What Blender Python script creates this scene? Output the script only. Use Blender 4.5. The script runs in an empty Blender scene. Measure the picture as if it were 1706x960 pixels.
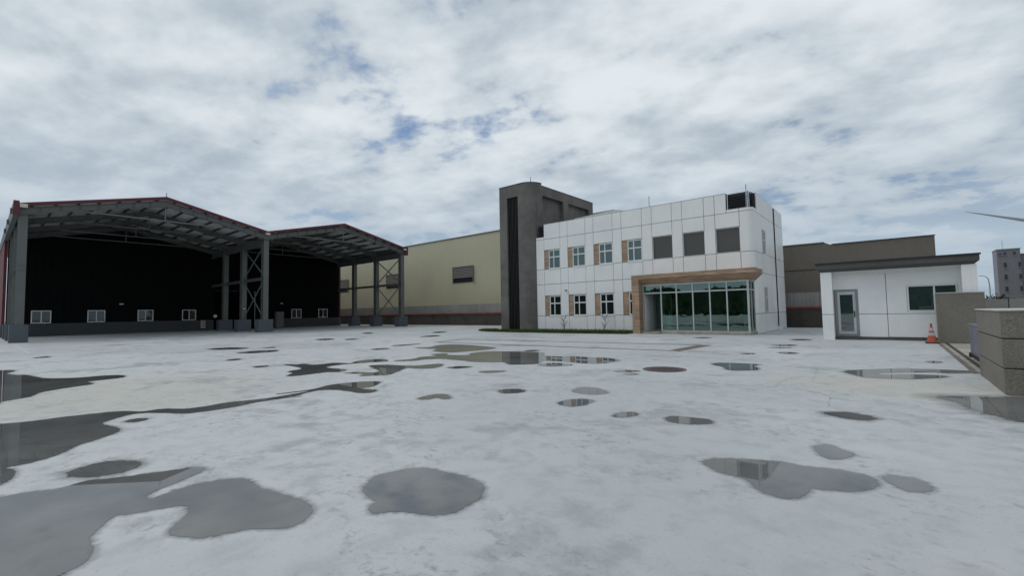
import bpy, bmesh, math, random
from mathutils import Vector, Matrix
from mathutils.geometry import tessellate_polygon
random.seed(7)
S = bpy.context.scene
COL = S.collection

# ------------------------------------------------------------------ camera
F_PX, W_PX = 752.0, 1706.0
yaw, pitch, roll = math.radians(40.1), math.radians(3.07), math.radians(1.03)
EYE = Vector((0, 0, 1.5))
fw = Vector((-math.sin(yaw) * math.cos(pitch), math.cos(yaw) * math.cos(pitch), math.sin(pitch)))
rt = Vector((math.cos(yaw), math.sin(yaw), 0)); up = rt.cross(fw)
cR = rt * math.cos(roll) - up * math.sin(roll); cU = rt * math.sin(roll) + up * math.cos(roll)
cam = bpy.data.cameras.new('camera'); cam.sensor_width = 36; cam.lens = 36 * F_PX / W_PX
cam.clip_start = 0.05; cam.clip_end = 4000
cam_o = bpy.data.objects.new('camera', cam); COL.objects.link(cam_o)
m3 = Matrix((cR, cU, -fw)).transposed()
cam_o.matrix_world = Matrix.Translation(EYE) @ m3.to_4x4()
S.camera = cam_o

# ------------------------------------------------------------------ sky
SUN_EL, SUN_AZ = math.radians(58), math.radians(245)      # azimuth from +Y towards +X
world = bpy.data.worlds.new('World'); S.world = world; world.use_nodes = True
nt = world.node_tree; nt.nodes.clear()
def N(t, tree=None, **kw):
    n = (tree or nt).nodes.new(t)
    for k, v in kw.items():
        setattr(n, k, v)
    return n
def math_node(tree, op, a, b=None, c=None, clamp=False):
    n = tree.nodes.new('ShaderNodeMath'); n.operation = op; n.use_clamp = clamp
    for i, v in enumerate((a, b, c)):
        if v is None: continue
        if isinstance(v, (int, float)): n.inputs[i].default_value = v
        else: tree.links.new(v, n.inputs[i])
    return n.outputs[0]
def maprange(tree, v, a, b, c=0.0, d=1.0, smooth=True):
    n = tree.nodes.new('ShaderNodeMapRange'); n.interpolation_type = 'SMOOTHSTEP' if smooth else 'LINEAR'
    tree.links.new(v, n.inputs[0])
    for i, x in enumerate((a, b, c, d)): n.inputs[i + 1].default_value = x
    return n.outputs[0]
def mixc(tree, f, a, b, mode='MIX'):
    n = tree.nodes.new('ShaderNodeMix'); n.data_type = 'RGBA'; n.blend_type = mode
    for s, v in ((n.inputs[0], f), (n.inputs[6], a), (n.inputs[7], b)):
        if isinstance(v, (int, float)): s.default_value = v
        elif isinstance(v, tuple): s.default_value = (*v, 1) if len(v) == 3 else v
        else: tree.links.new(v, s)
    return n.outputs[2]
def noise(tree, vec, scale, detail=5, rough=0.55, dist=0.0, out=0):
    n = tree.nodes.new('ShaderNodeTexNoise'); n.inputs['Scale'].default_value = scale
    n.inputs['Detail'].default_value = detail; n.inputs['Roughness'].default_value = rough
    n.inputs['Distortion'].default_value = dist
    if vec is not None: tree.links.new(vec, n.inputs['Vector'])
    return n.outputs[out]
def mapping(tree, vec, loc=(0, 0, 0), scale=(1, 1, 1), rot=(0, 0, 0)):
    n = tree.nodes.new('ShaderNodeMapping'); tree.links.new(vec, n.inputs[0])
    n.inputs[1].default_value = loc; n.inputs[2].default_value = rot; n.inputs[3].default_value = scale
    return n.outputs[0]

sky = N('ShaderNodeTexSky', sky_type='NISHITA'); sky.sun_disc = False
sky.sun_elevation = SUN_EL; sky.sun_rotation = SUN_AZ; sky.altitude = 20
sky.air_density = 1.0; sky.dust_density = 1.5; sky.ozone_density = 1.0
tc = N('ShaderNodeTexCoord')
sep = N('ShaderNodeSeparateXYZ'); nt.links.new(tc.outputs['Generated'], sep.inputs[0])
dz = math_node(nt, 'MAXIMUM', sep.outputs[2], 0.0)
den = math_node(nt, 'ADD', dz, 0.24)
px = math_node(nt, 'DIVIDE', sep.outputs[0], den); py = math_node(nt, 'DIVIDE', sep.outputs[1], den)
comb = N('ShaderNodeCombineXYZ'); nt.links.new(px, comb.inputs[0]); nt.links.new(py, comb.inputs[1])
cp = mapping(nt, comb.outputs[0], (0.22, 0.14, 0.0), (1, 1, 1), (0, 0, math.radians(-20)))
big = noise(nt, cp, 0.65, 2, 0.5, 0.2)
mid = noise(nt, mapping(nt, cp, (7.3, 2.1, 0), (1.0, 1.25, 1)), 2.7, 10, 0.55, 0.08)
fine = noise(nt, mapping(nt, cp, (1.3, 9.1, 0)), 8.0, 8, 0.58, 0.1)
wide = noise(nt, mapping(nt, cp, (4.4, 3.7, 0)), 1.1, 5, 0.5, 0.3)
# cover: almost everywhere cloud, a few small ragged holes
cov = math_node(nt, 'ADD', math_node(nt, 'MULTIPLY', mid, 0.60), math_node(nt, 'ADD', math_node(nt, 'MULTIPLY', big, 0.75), math_node(nt, 'MULTIPLY', fine, 0.30)))
cover = maprange(nt, cov, 0.65, 0.775)
thick = math_node(nt, 'ADD', math_node(nt, 'MULTIPLY', mid, 0.55), math_node(nt, 'ADD', math_node(nt, 'MULTIPLY', wide, 0.35), math_node(nt, 'MULTIPLY', fine, 0.10)))
shade = maprange(nt, thick, 0.39, 0.61)
K = 10.0
cloud = mixc(nt, shade, tuple(K * v for v in (0.42, 0.495, 0.565)), tuple(K * v for v in (0.76, 0.815, 0.855)))
# stratus veil towards the horizon: greyer and bluer
veil = maprange(nt, sep.outputs[2], 0.03, 0.40, 1.0, 0.0)
streak = noise(nt, mapping(nt, cp, (3.1, 0.4, 0), (0.35, 0.35, 1)), 1.2, 8, 0.6, 0.3)
low = mixc(nt, maprange(nt, streak, 0.35, 0.65), tuple(K * v for v in (0.31, 0.40, 0.495)), tuple(K * v for v in (0.44, 0.535, 0.63)))
cloud = mixc(nt, math_node(nt, 'MULTIPLY', veil, 0.80), cloud, low)
blue = mixc(nt, 1.0, sky.outputs[0], (0.72, 0.86, 1.0), 'MULTIPLY')
blue = mixc(nt, 0.10, blue, cloud)
skyc = mixc(nt, math_node(nt, 'MAXIMUM', cover, maprange(nt, sep.outputs[2], 0.05, 0.34, 0.95, 0.0)), blue, cloud)
bg = N('ShaderNodeBackground'); bg.inputs[1].default_value = 0.1; nt.links.new(skyc, bg.inputs[0])
wo = N('ShaderNodeOutputWorld'); nt.links.new(bg.outputs[0], wo.inputs[0])

# ------------------------------------------------------------------ sun behind the cloud
sl = bpy.data.lights.new('sun', 'SUN'); sl.energy = 0.9; sl.angle = math.radians(40); sl.color = (1, 0.97, 0.92)
so = bpy.data.objects.new('sun', sl); COL.objects.link(so)
sd = Vector((math.sin(SUN_AZ) * math.cos(SUN_EL), math.cos(SUN_AZ) * math.cos(SUN_EL), math.sin(SUN_EL)))
so.rotation_euler = sd.to_track_quat('Z', 'Y').to_euler(); so.location = (0, 0, 60)

# ------------------------------------------------------------------ exposure
S.view_settings.view_transform = 'Standard'; S.view_settings.look = 'None'
S.view_settings.exposure = 0.0; S.view_settings.gamma = 1.0; S.view_settings.use_curve_mapping = False

# ------------------------------------------------------------------ materials
def new_mat(name):
    m = bpy.data.materials.new(name); m.use_nodes = True
    t = m.node_tree; b = t.nodes['Principled BSDF']
    g = t.nodes.new('ShaderNodeNewGeometry')
    return m, t, b, g.outputs['Position']
def bump(t, b, h, strength, dist=0.01):
    n = t.nodes.new('ShaderNodeBump'); n.inputs['Strength'].default_value = strength
    n.inputs['Distance'].default_value = dist
    t.links.new(h, n.inputs['Height']); t.links.new(n.outputs[0], b.inputs['Normal'])
def simple(name, col, rough=0.6, var=0.12, scale=1.5, fine=25, bumps=0.0, metal=0.0, streak=0.0, ior=1.45, spec=None):
    """plain surface with blotchy tone, fine grain and optional rain streaks"""
    m, t, b, P = new_mat(name)
    n1 = noise(t, P, scale, 6, 0.6); n2 = noise(t, P, fine, 4, 0.6)
    f = math_node(t, 'ADD', math_node(t, 'MULTIPLY', n1, 0.7), math_node(t, 'MULTIPLY', n2, 0.3))
    lo = tuple(max(0, c * (1 - var * 1.6)) for c in col); hi = tuple(min(1, c * (1 + var * 1.6)) for c in col)
    c = mixc(t, maprange(t, f, 0.32, 0.68), lo, hi)
    if streak:
        s = noise(t, mapping(t, P, (0, 0, 0), (3.2, 3.2, 0.22)), 1.6, 6, 0.62)
        c = mixc(t, maprange(t, s, 0.52, 0.75, 0, streak), c, tuple(x * 0.45 for x in col))
    t.links.new(c, b.inputs['Base Color'])
    r = maprange(t, n1, 0.3, 0.7, max(0.02, rough - 0.08), min(1, rough + 0.1)); t.links.new(r, b.inputs['Roughness'])
    b.inputs['Metallic'].default_value = metal; b.inputs['IOR'].default_value = ior
    if spec is not None: b.inputs['Specular IOR Level'].default_value = spec
    if bumps: bump(t, b, n2, bumps)
    return m

M = {}
# yard concrete: pale cool slab, cream silt areas, dull stains, faint trowel marks
m, t, b, P = new_mat('yard_concrete')
large = noise(t, P, 0.11, 4, 0.55, 0.4); med = noise(t, mapping(t, P, (3, 8, 0), (1, 1, 1)), 0.55, 8, 0.62, 0.5)
sm = noise(t, P, 3.2, 9, 0.65, 0.3); gr = noise(t, P, 38, 5, 0.65); tiny = noise(t, P, 130, 3, 0.6)
c = mixc(t, maprange(t, large, 0.40, 0.62), (0.439, 0.458, 0.467), (0.518, 0.534, 0.535))
# silt washed up beside the long puddle and in front of the gateway
def blob(cx, cy, rx, ry):
    mp = mapping(t, P, (-cx / rx, -cy / ry, 0), (1 / rx, 1 / ry, 0))
    ln = t.nodes.new('ShaderNodeVectorMath'); ln.operation = 'LENGTH'; t.links.new(mp, ln.inputs[0])
    return maprange(t, math_node(t, 'ADD', ln.outputs['Value'], math_node(t, 'MULTIPLY', math_node(t, 'SUBTRACT', med, 0.5), 1.6)), 0.45, 1.25, 1.0, 0.0)
cream = math_node(t, 'MAXIMUM', blob(-12.0, 1.9, 3.0, 3.2), math_node(t, 'MAXIMUM', blob(-0.2, 11.2, 1.9, 1.8), math_node(t, 'MULTIPLY', maprange(t, noise(t, mapping(t, P, (11.5, 4.2, 0), (1, 0.8, 1)), 0.10, 4, 0.5, 0.3), 0.56, 0.68), 0.25)))
c = mixc(t, math_node(t, 'MULTIPLY', cream, 0.62), c, (0.488, 0.459, 0.395))
c = mixc(t, maprange(t, sm, 0.42, 0.68, 0.0, 0.44), c, (0.333, 0.352, 0.356))
# dull damp stains with ragged rims
st = math_node(t, 'ADD', math_node(t, 'MULTIPLY', med, 0.68), math_node(t, 'MULTIPLY', sm, 0.32))
c = mixc(t, maprange(t, st, 0.505, 0.63, 0.0, 0.55), c, (0.265, 0.279, 0.280))
# tyre scuffs and scrapes, gathered in patches
strk = noise(t, mapping(t, P, (2, 5, 0), (1.0, 1.3, 1), (0, 0, math.radians(38))), 7.0, 12, 0.74, 0.3)
patch = maprange(t, noise(t, mapping(t, P, (9, 1, 0)), 0.9, 5, 0.6, 0.4), 0.46, 0.62)
c = mixc(t, math_node(t, 'MULTIPLY', maprange(t, strk, 0.50, 0.66), math_node(t, 'MULTIPLY', patch, 0.66)), c, (0.185, 0.191, 0.181))
c = mixc(t, maprange(t, gr, 0.57, 0.72, 0.0, 0.48), c, (0.216, 0.219, 0.213))
c = mixc(t, maprange(t, gr, 0.26, 0.42, 0.30, 0.0), c, (0.605, 0.609, 0.596))
c = mixc(t, maprange(t, tiny, 0.66, 0.76, 0.0, 0.6), c, (0.148, 0.144, 0.135))
t.links.new(c, b.inputs['Base Color'])
t.links.new(maprange(t, st, 0.42, 0.64, 0.80, 0.40), b.inputs['Roughness'])
bump(t, b, math_node(t, 'ADD', math_node(t, 'MULTIPLY', sm, 0.5), math_node(t, 'MULTIPLY', gr, 0.5)), 0.35, 0.004)
M['yard'] = m

# water film over wet concrete; attribute 'depth' falls from 1 to 0 across the damp rim
m, t, b, P = new_mat('puddle_water')
w1 = noise(t, P, 0.6, 5, 0.55, 0.3); w2 = noise(t, P, 4.5, 7, 0.6)
c = mixc(t, maprange(t, w1, 0.35, 0.65), (0.108, 0.112, 0.112), (0.160, 0.164, 0.160))
c = mixc(t, maprange(t, w2, 0.5, 0.75, 0, 0.4), c, (0.075, 0.076, 0.073))
t.links.new(c, b.inputs['Base Color']); b.inputs['IOR'].default_value = 1.34
at = t.nodes.new('ShaderNodeAttribute'); at.attribute_name = 'depth'
tr = t.nodes.new('ShaderNodeBsdfTransparent'); mx = t.nodes.new('ShaderNodeMixShader')
edge = math_node(t, 'ADD', at.outputs['Fac'], math_node(t, 'MULTIPLY', math_node(t, 'SUBTRACT', noise(t, P, 16, 5, 0.65), 0.5), math_node(t, 'MULTIPLY', maprange(t, at.outputs['Fac'], 0.75, 1.0, 1.0, 0.0), 0.7)))
t.links.new(math_node(t, 'ADD', maprange(t, edge, 0.50, 0.86, 0.0, 0.72), maprange(t, edge, 0.05, 0.6, 0.0, 0.28)), mx.inputs[0])
t.links.new(maprange(t, edge, 0.40, 0.80, 0.55, 0.012), b.inputs['Roughness'])
t.links.new(tr.outputs[0], mx.inputs[1]); t.links.new(b.outputs[0], mx.inputs[2])
t.links.new(mx.outputs[0], t.nodes['Material Output'].inputs[0])
M['water'] = m

M['earth'] = simple('roadside_earth', (0.30, 0.27, 0.22), 0.9, 0.2, 0.2, 8)
M['silt'] = simple('dusty_concrete', (0.32, 0.3, 0.26), 0.85, 0.2, 1.5, 30, 0.2)
M['border'] = simple('brown_paving_border', (0.15, 0.115, 0.095), 0.7, 0.2, 2.0, 30)
M['kerb'] = simple('grey_brown_edging', (0.15, 0.135, 0.118), 0.85, 0.2, 2, 30)
M['crack'] = simple('crack_dirt', (0.22, 0.23, 0.23), 0.9, 0.3, 4, 40)
M['paint'] = simple('worn_white_paint', (0.52, 0.53, 0.53), 0.7, 0.15, 3, 30)
M['white'] = simple('white_composite_panel', (0.82, 0.825, 0.81), 0.38, 0.035, 0.5, 14, streak=0.10)
M['white2'] = simple('white_wall_coating', (0.8, 0.805, 0.795), 0.6, 0.04, 0.6, 14, streak=0.08)
M['joint'] = simple('dark_joint', (0.03, 0.031, 0.033), 0.8)
M['plaster'] = simple('grey_loggia_plaster', (0.46, 0.45, 0.42), 0.85, 0.08)
M['lobby'] = simple('lobby_wall', (0.5, 0.52, 0.5), 0.7, 0.05)
M['tower'] = simple('charcoal_textured_coating', (0.15, 0.14, 0.129), 0.85, 0.17, 0.9, 30, 0.5, streak=0.38)
M['fin'] = simple('black_fin_metal', (0.01, 0.0095, 0.01), 0.5)
M['fin2'] = simple('dark_fin_metal', (0.022, 0.02, 0.02), 0.5)
M['louvre'] = simple('black_louvre_metal', (0.035, 0.036, 0.042), 0.45)
M['frame'] = simple('white_window_frame', (0.70, 0.72, 0.71), 0.4, 0.03)
M['alu'] = simple('silver_aluminium', (0.52, 0.54, 0.53), 0.35, 0.05, metal=0.35)
M['alu_dark'] = simple('grey_aluminium', (0.26, 0.27, 0.28), 0.4, 0.05, metal=0.2)
M['beige'] = simple('beige_metal_cladding', (0.49, 0.46, 0.32), 0.55, 0.04, 0.12, 3, streak=0.10)
M['brown'] = simple('taupe_metal_cladding', (0.165, 0.147, 0.125), 0.7, 0.06, 0.2, 3, streak=0.15)
M['vent'] = simple('grey_louvre_vent', (0.17, 0.16, 0.14), 0.6, 0.05)
M['void'] = simple('vent_darkness', (0.012, 0.012, 0.012), 0.9)
M['lowwall'] = simple('weathered_low_wall', (0.06, 0.052, 0.044), 0.9, 0.25, 0.5, 9, 0.4, streak=0.5)
M['fence'] = simple('grey_corrugated_fence', (0.27, 0.265, 0.245), 0.6, 0.08, 0.6, 6, streak=0.35)
M['redpipe'] = simple('red_pipe_paint', (0.22, 0.022, 0.02), 0.5, 0.15)
M['steel'] = simple('grey_steel_paint', (0.122, 0.126, 0.12), 0.5, 0.06, 0.8, 12, streak=0.12)
M['brace'] = simple('grey_brace_paint', (0.15, 0.152, 0.148), 0.5, 0.06)
M['purlin'] = simple('galvanised_purlin', (0.04, 0.043, 0.043), 0.5, 0.08)
M['roofsheet'] = simple('grey_roof_sheet', (0.58, 0.59, 0.57), 0.55, 0.06, 0.4, 6)
M['red'] = simple('maroon_trim', (0.11, 0.020, 0.027), 0.5, 0.08)
M['redwall'] = simple('maroon_cladding', (0.12, 0.016, 0.02), 0.6, 0.06)
M['gutter'] = simple('dark_grey_gutter', (0.10, 0.115, 0.12), 0.5, 0.06)
M['raw'] = simple('pale_gutter_cap', (0.55, 0.50, 0.40), 0.7, 0.1)
M['ped'] = simple('blue_grey_concrete_paint', (0.09, 0.103, 0.122), 0.75, 0.07, 1.2, 20, 0.2, streak=0.12)
M['black'] = simple('black_wall_cladding', (0.0055, 0.006, 0.0062), 0.7, 0.08, spec=0.08)
M['dado'] = simple('dark_grey_dado', (0.055, 0.063, 0.068), 0.75, 0.06)
M['door'] = simple('black_roller_door', (0.002, 0.002, 0.002), 0.7, spec=0.05)
M['cabinet'] = simple('grey_cabinet_paint', (0.13, 0.14, 0.135), 0.5, 0.05)
M['lampw'] = simple('white_lamp_cover', (0.65, 0.65, 0.62), 0.4, 0.04)
M['buff'] = simple('buff_box_paint', (0.50, 0.48, 0.38), 0.6, 0.05)
M['groof'] = simple('dark_grey_roof_trim', (0.085, 0.083, 0.080), 0.6, 0.08, 1.0, 12, streak=0.15)
M['rubber'] = simple('black_rubber', (0.015, 0.015, 0.016), 0.7)
M['orange'] = simple('orange_cone_plastic', (0.4, 0.085, 0.04), 0.45, 0.12, 6, 40)
M['band'] = simple('worn_reflective_band', (0.42, 0.4, 0.4), 0.4, 0.15, 9, 40)
M['gate'] = simple('lavender_grey_gate_steel', (0.1, 0.1, 0.145), 0.4, 0.08, streak=0.15)
M['coping'] = simple('pale_stone_coping', (0.52, 0.51, 0.48), 0.7, 0.08, 1.5, 30)
M['groove'] = simple('wall_groove', (0.05, 0.046, 0.04), 0.9)
M['apart'] = simple('lit_side_and_trim_tile', (0.24, 0.24, 0.285), 0.7, 0.05, 0.15, 2, streak=0.15)  # paler tile: light on the left face painted in; also parapets and sills
M['apart2'] = simple('grey_tile_wall', (0.16, 0.165, 0.18), 0.7, 0.05, 0.15, 2, streak=0.15)
M['apwin'] = simple('dark_far_window', (0.03, 0.032, 0.038), 0.2, 0.1)
M['lamp_steel'] = simple('galvanised_pole', (0.30, 0.32, 0.34), 0.5, 0.05)
M['blade'] = simple('grey_turbine_paint', (0.30, 0.32, 0.34), 0.5, 0.03)
M['rust'] = simple('rusty_cast_iron', (0.06, 0.036, 0.035), 0.45, 0.25, 5, 40, 0.5)
M['bark'] = simple('young_bark', (0.14, 0.11, 0.085), 0.9, 0.2, 8, 60)

# granite-look pebble dash of the gate walls
def granite(name, col):
    m, t, b, P = new_mat(name)
    v = t.nodes.new('ShaderNodeTexVoronoi'); v.inputs['Scale'].default_value = 65; t.links.new(P, v.inputs['Vector'])
    n1 = noise(t, P, 0.9, 6, 0.6); n2 = noise(t, P, 90, 3, 0.6)
    c = mixc(t, maprange(t, n1, 0.3, 0.7), tuple(x * 0.86 for x in col), tuple(x * 1.12 for x in col))
    sepc = t.nodes.new('ShaderNodeSeparateColor'); t.links.new(v.outputs['Color'], sepc.inputs[0])
    c = mixc(t, maprange(t, sepc.outputs[0], 0.6, 1.0, 0, 0.6), c, tuple(x * 0.5 for x in col))
    c = mixc(t, maprange(t, sepc.outputs[1], 0.7, 1.0, 0, 0.5), c, tuple(min(1, x * 1.55) for x in col))
    s = noise(t, mapping(t, P, (0, 0, 0), (2.2, 2.2, 0.25)), 1.4, 6, 0.62)
    c = mixc(t, maprange(t, s, 0.52, 0.74, 0, 0.35), c, tuple(x * 0.5 for x in col))
    t.links.new(c, b.inputs['Base Color']); b.inputs['Roughness'].default_value = 0.85
    bump(t, b, math_node(t, 'ADD', v.outputs['Distance'], n2), 0.6, 0.006)
    return m
M['granite'] = granite('granite_wash_wall', (0.195, 0.178, 0.152))
M['granite2'] = granite('granite_wash_pillar', (0.195, 0.178, 0.153))

# travertine of the entrance portal and the window side panels
def travertine(name, col):
    m, t, b, P = new_mat(name)
    n1 = noise(t, mapping(t, P, (0, 0, 0), (0.6, 0.6, 4.0)), 1.8, 8, 0.62, 0.6); n2 = noise(t, P, 0.8, 4)
    c = mixc(t, maprange(t, n1, 0.36, 0.66), tuple(x * 0.72 for x in col), tuple(x * 1.22 for x in col))
    c = mixc(t, maprange(t, n2, 0.4, 0.7, 0, 0.25), c, tuple(x * 0.7 for x in col))
    br = t.nodes.new('ShaderNodeTexBrick'); br.inputs['Scale'].default_value = 1.0
    br.inputs['Brick Width'].default_value = 1.2; br.inputs['Row Height'].default_value = 0.6; br.inputs['Mortar Size'].default_value = 0.006
    br.inputs['Color1'].default_value = (1, 1, 1, 1); br.inputs['Color2'].default_value = (0.86, 0.86, 0.86, 1); br.inputs['Mortar'].default_value = (0.5, 0.5, 0.5, 1)
    sx = t.nodes.new('ShaderNodeSeparateXYZ'); t.links.new(P, sx.inputs[0])
    cx = t.nodes.new('ShaderNodeCombineXYZ')
    t.links.new(math_node(t, 'ADD', sx.outputs[0], sx.outputs[1]), cx.inputs[0]); t.links.new(sx.outputs[2], cx.inputs[1])
    t.links.new(cx.outputs[0], br.inputs['Vector'])
    c = mixc(t, 1.0, c, br.outputs['Color'], 'MULTIPLY')
    t.links.new(c, b.inputs['Base Color']); b.inputs['Roughness'].default_value = 0.5
    return m
M['trav'] = travertine('brown_travertine', (0.40, 0.265, 0.175))
M['shutter'] = travertine('brown_side_panel', (0.43, 0.29, 0.195))

# glazing
def window_glass(name, col, ior):
    m, t, b, P = new_mat(name)
    b.inputs['Base Color'].default_value = (*col, 1); b.inputs['Roughness'].default_value = 0.02
    b.inputs['IOR'].default_value = ior
    bump(t, b, noise(t, P, 0.9, 2, 0.5), 0.05, 0.05)
    return m
M['glass_up'] = window_glass('sky_tinted_window_glass', (0.03, 0.085, 0.085), 1.9)  # greenish glass, with the teal of the mirrored sky put into its base colour
M['glass_grey'] = window_glass('dull_grey_brown_pane', (0.062, 0.058, 0.050), 1.6)
M['glass_guard'] = window_glass('dark_green_glass', (0.030, 0.055, 0.053), 2.3)
M['glass_low'] = window_glass('dark_window_glass', (0.012, 0.018, 0.018), 1.7)
m, t, b, P = new_mat('green_lobby_glass')
gl = t.nodes.new('ShaderNodeBsdfGlossy'); gl.inputs['Roughness'].default_value = 0.01; gl.inputs['Color'].default_value = (0.78, 0.96, 0.91, 1)
tr = t.nodes.new('ShaderNodeBsdfTransparent'); tr.inputs['Color'].default_value = (0.50, 0.66, 0.60, 1)
fr = t.nodes.new('ShaderNodeFresnel'); fr.inputs['IOR'].default_value = 2.3
bn = t.nodes.new('ShaderNodeBump'); bn.inputs['Strength'].default_value = 0.05; bn.inputs['Distance'].default_value = 0.05
t.links.new(noise(t, mapping(t, P, (0, 0, 0), (1, 1, 1.6)), 0.9, 2, 0.5), bn.inputs['Height']); t.links.new(bn.outputs[0], gl.inputs['Normal'])
mx = t.nodes.new('ShaderNodeMixShader'); t.links.new(fr.outputs[0], mx.inputs[0])
t.links.new(tr.outputs[0], mx.inputs[1]); t.links.new(gl.outputs[0], mx.inputs[2]); t.links.new(mx.outputs[0], t.nodes['Material Output'].inputs[0])
M['glass_lobby'] = m

# plants
def leafy(name, a, b_, sc):
    m, t, b, P = new_mat(name)
    c = mixc(t, maprange(t, noise(t, P, sc, 4, 0.6), 0.35, 0.65), a, b_)
    t.links.new(c, b.inputs['Base Color']); b.inputs['Roughness'].default_value = 0.7; b.inputs['Specular IOR Level'].default_value = 0.2
    return m
M['grass'] = leafy('lawn_grass', (0.035, 0.060, 0.014), (0.075, 0.105, 0.028), 1.5)
M['turf'] = leafy('lawn_turf', (0.030, 0.045, 0.014), (0.055, 0.075, 0.022), 2.5)
M['leaf'] = leafy('sapling_leaf', (0.05, 0.08, 0.03), (0.09, 0.11, 0.05), 9)
M['shrub'] = leafy('dark_shrub_leaf', (0.015, 0.025, 0.012), (0.04, 0.055, 0.025), 3)
M['forest'] = leafy('windbreak_foliage', (0.03, 0.05, 0.02), (0.07, 0.10, 0.045), 0.3)

# ------------------------------------------------------------------ helpers
class MB:
    """collects boxes, bars and prisms in world coordinates; build() links them as ONE mesh object"""
    def __init__(s): s.v = []; s.f = []
    def add(s, vs, fs):
        o = len(s.v); s.v += [tuple(v) for v in vs]; s.f += [tuple(i + o for i in f) for f in fs]; return s
    def box(s, x0, x1, y0, y1, z0, z1):
        x0, x1 = min(x0, x1), max(x0, x1); y0, y1 = min(y0, y1), max(y0, y1); z0, z1 = min(z0, z1), max(z0, z1)
        return s.add([(x0, y0, z0), (x1, y0, z0), (x1, y1, z0), (x0, y1, z0), (x0, y0, z1), (x1, y0, z1), (x1, y1, z1), (x0, y1, z1)],
                     [(3, 2, 1, 0), (4, 5, 6, 7), (0, 1, 5, 4), (1, 2, 6, 5), (2, 3, 7, 6), (3, 0, 4, 7)])
    def prism(s, poly, axis, a, b):
        """poly: 2-D outline; axis 'x': (y,z), 'y': (x,z), 'z': (x,y)"""
        def P(p, t): return {'x': (t, p[0], p[1]), 'y': (p[0], t, p[1]), 'z': (p[0], p[1], t)}[axis]
        n = len(poly); vs = [P(p, a) for p in poly] + [P(p, b) for p in poly]
        fs = [(i, (i + 1) % n, n + (i + 1) % n, n + i) for i in range(n)]
        for tri in tessellate_polygon([[Vector((p[0], p[1], 0)) for p in poly]]):
            fs.append(tuple(tri)); fs.append(tuple(n + i for i in reversed(tri)))
        return s.add(vs, fs)
    def tube(s, pts, rad, n=10, cap=True):
        pts = [Vector(p) for p in pts]
        if isinstance(rad, (int, float)): rad = [rad] * len(pts)
        o = []
        for i, p in enumerate(pts):
            d = (pts[min(i + 1, len(pts) - 1)] - pts[max(i - 1, 0)]).normalized()
            a = d.cross(Vector((0, 0, 1)) if abs(d.z) < 0.95 else Vector((1, 0, 0))).normalized(); b = d.cross(a)
            o += [p + (a * math.cos(2 * math.pi * k / n) + b * math.sin(2 * math.pi * k / n)) * rad[i] for k in range(n)]
        fs = []
        for i in range(len(pts) - 1):
            for k in range(n):
                fs.append((i * n + k, i * n + (k + 1) % n, (i + 1) * n + (k + 1) % n, (i + 1) * n + k))
        if cap: fs += [tuple(reversed(range(n))), tuple((len(pts) - 1) * n + k for k in range(n))]
        return s.add(o, fs)
    def bar(s, p, q, w, h):
        """rectangular bar from p to q, w sideways and h upwards"""
        p, q = Vector(p), Vector(q); d = (q - p).normalized()
        a = d.cross(Vector((0, 0, 1)) if abs(d.z) < 0.99 else Vector((1, 0, 0))).normalized(); b = a.cross(d)
        vs = []
        for e in (p, q):
            vs += [e + a * w / 2 * i + b * h / 2 * j for i, j in ((-1, -1), (1, -1), (1, 1), (-1, 1))]
        return s.add(vs, [(3, 2, 1, 0), (4, 5, 6, 7), (0, 1, 5, 4), (1, 2, 6, 5), (2, 3, 7, 6), (3, 0, 4, 7)])
    def mesh(s, name, mat, origin=Vector((0, 0, 0)), smooth=False):
        me = bpy.data.meshes.new(name); me.from_pydata([tuple(Vector(v) - origin) for v in s.v], [], s.f)
        bm = bmesh.new(); bm.from_mesh(me); bmesh.ops.recalc_face_normals(bm, faces=bm.faces); bm.to_mesh(me); bm.free()
        me.materials.append(M[mat] if isinstance(mat, str) else mat)
        if smooth:
            me.polygons.foreach_set('use_smooth', [True] * len(me.polygons))
            try: me.set_sharp_from_angle(angle=math.radians(35))
            except Exception: pass
        me.update(); return me
    def build(s, name, mat, parent=None, smooth=False, bevel=0.0):
        org = world_loc(parent)
        o = bpy.data.objects.new(name, s.mesh(name, mat, org, smooth)); COL.objects.link(o)
        if parent: o.parent = parent
        if bevel:
            md = o.modifiers.new('edge', 'BEVEL'); md.width = bevel; md.segments = 2; md.limit_method = 'ANGLE'
        return o
def world_loc(o):
    v = Vector((0, 0, 0))
    while o: v += o.location; o = o.parent
    return v
def tag(o, label=None, cat=None, group=None, kind=None):
    for k, v in (('label', label), ('category', cat), ('group', group), ('kind', kind)):
        if v: o[k] = v
    return o
def thing(name, loc, label, cat, group=None):
    e = bpy.data.objects.new(name, None); e.location = loc; e.empty_display_size = 0.3; COL.objects.link(e)
    return tag(e, label, cat, group)
def box(name, mat, parent, *b, bevel=0.0): return MB().box(*b).build(name, mat, parent, bevel=bevel)
def struct(o): return tag(o, kind='structure')
def copy_part(src, delta, parent):
    c = src.copy(); COL.objects.link(c); c.parent = parent; c.location = src.location + Vector(delta); return c

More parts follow.
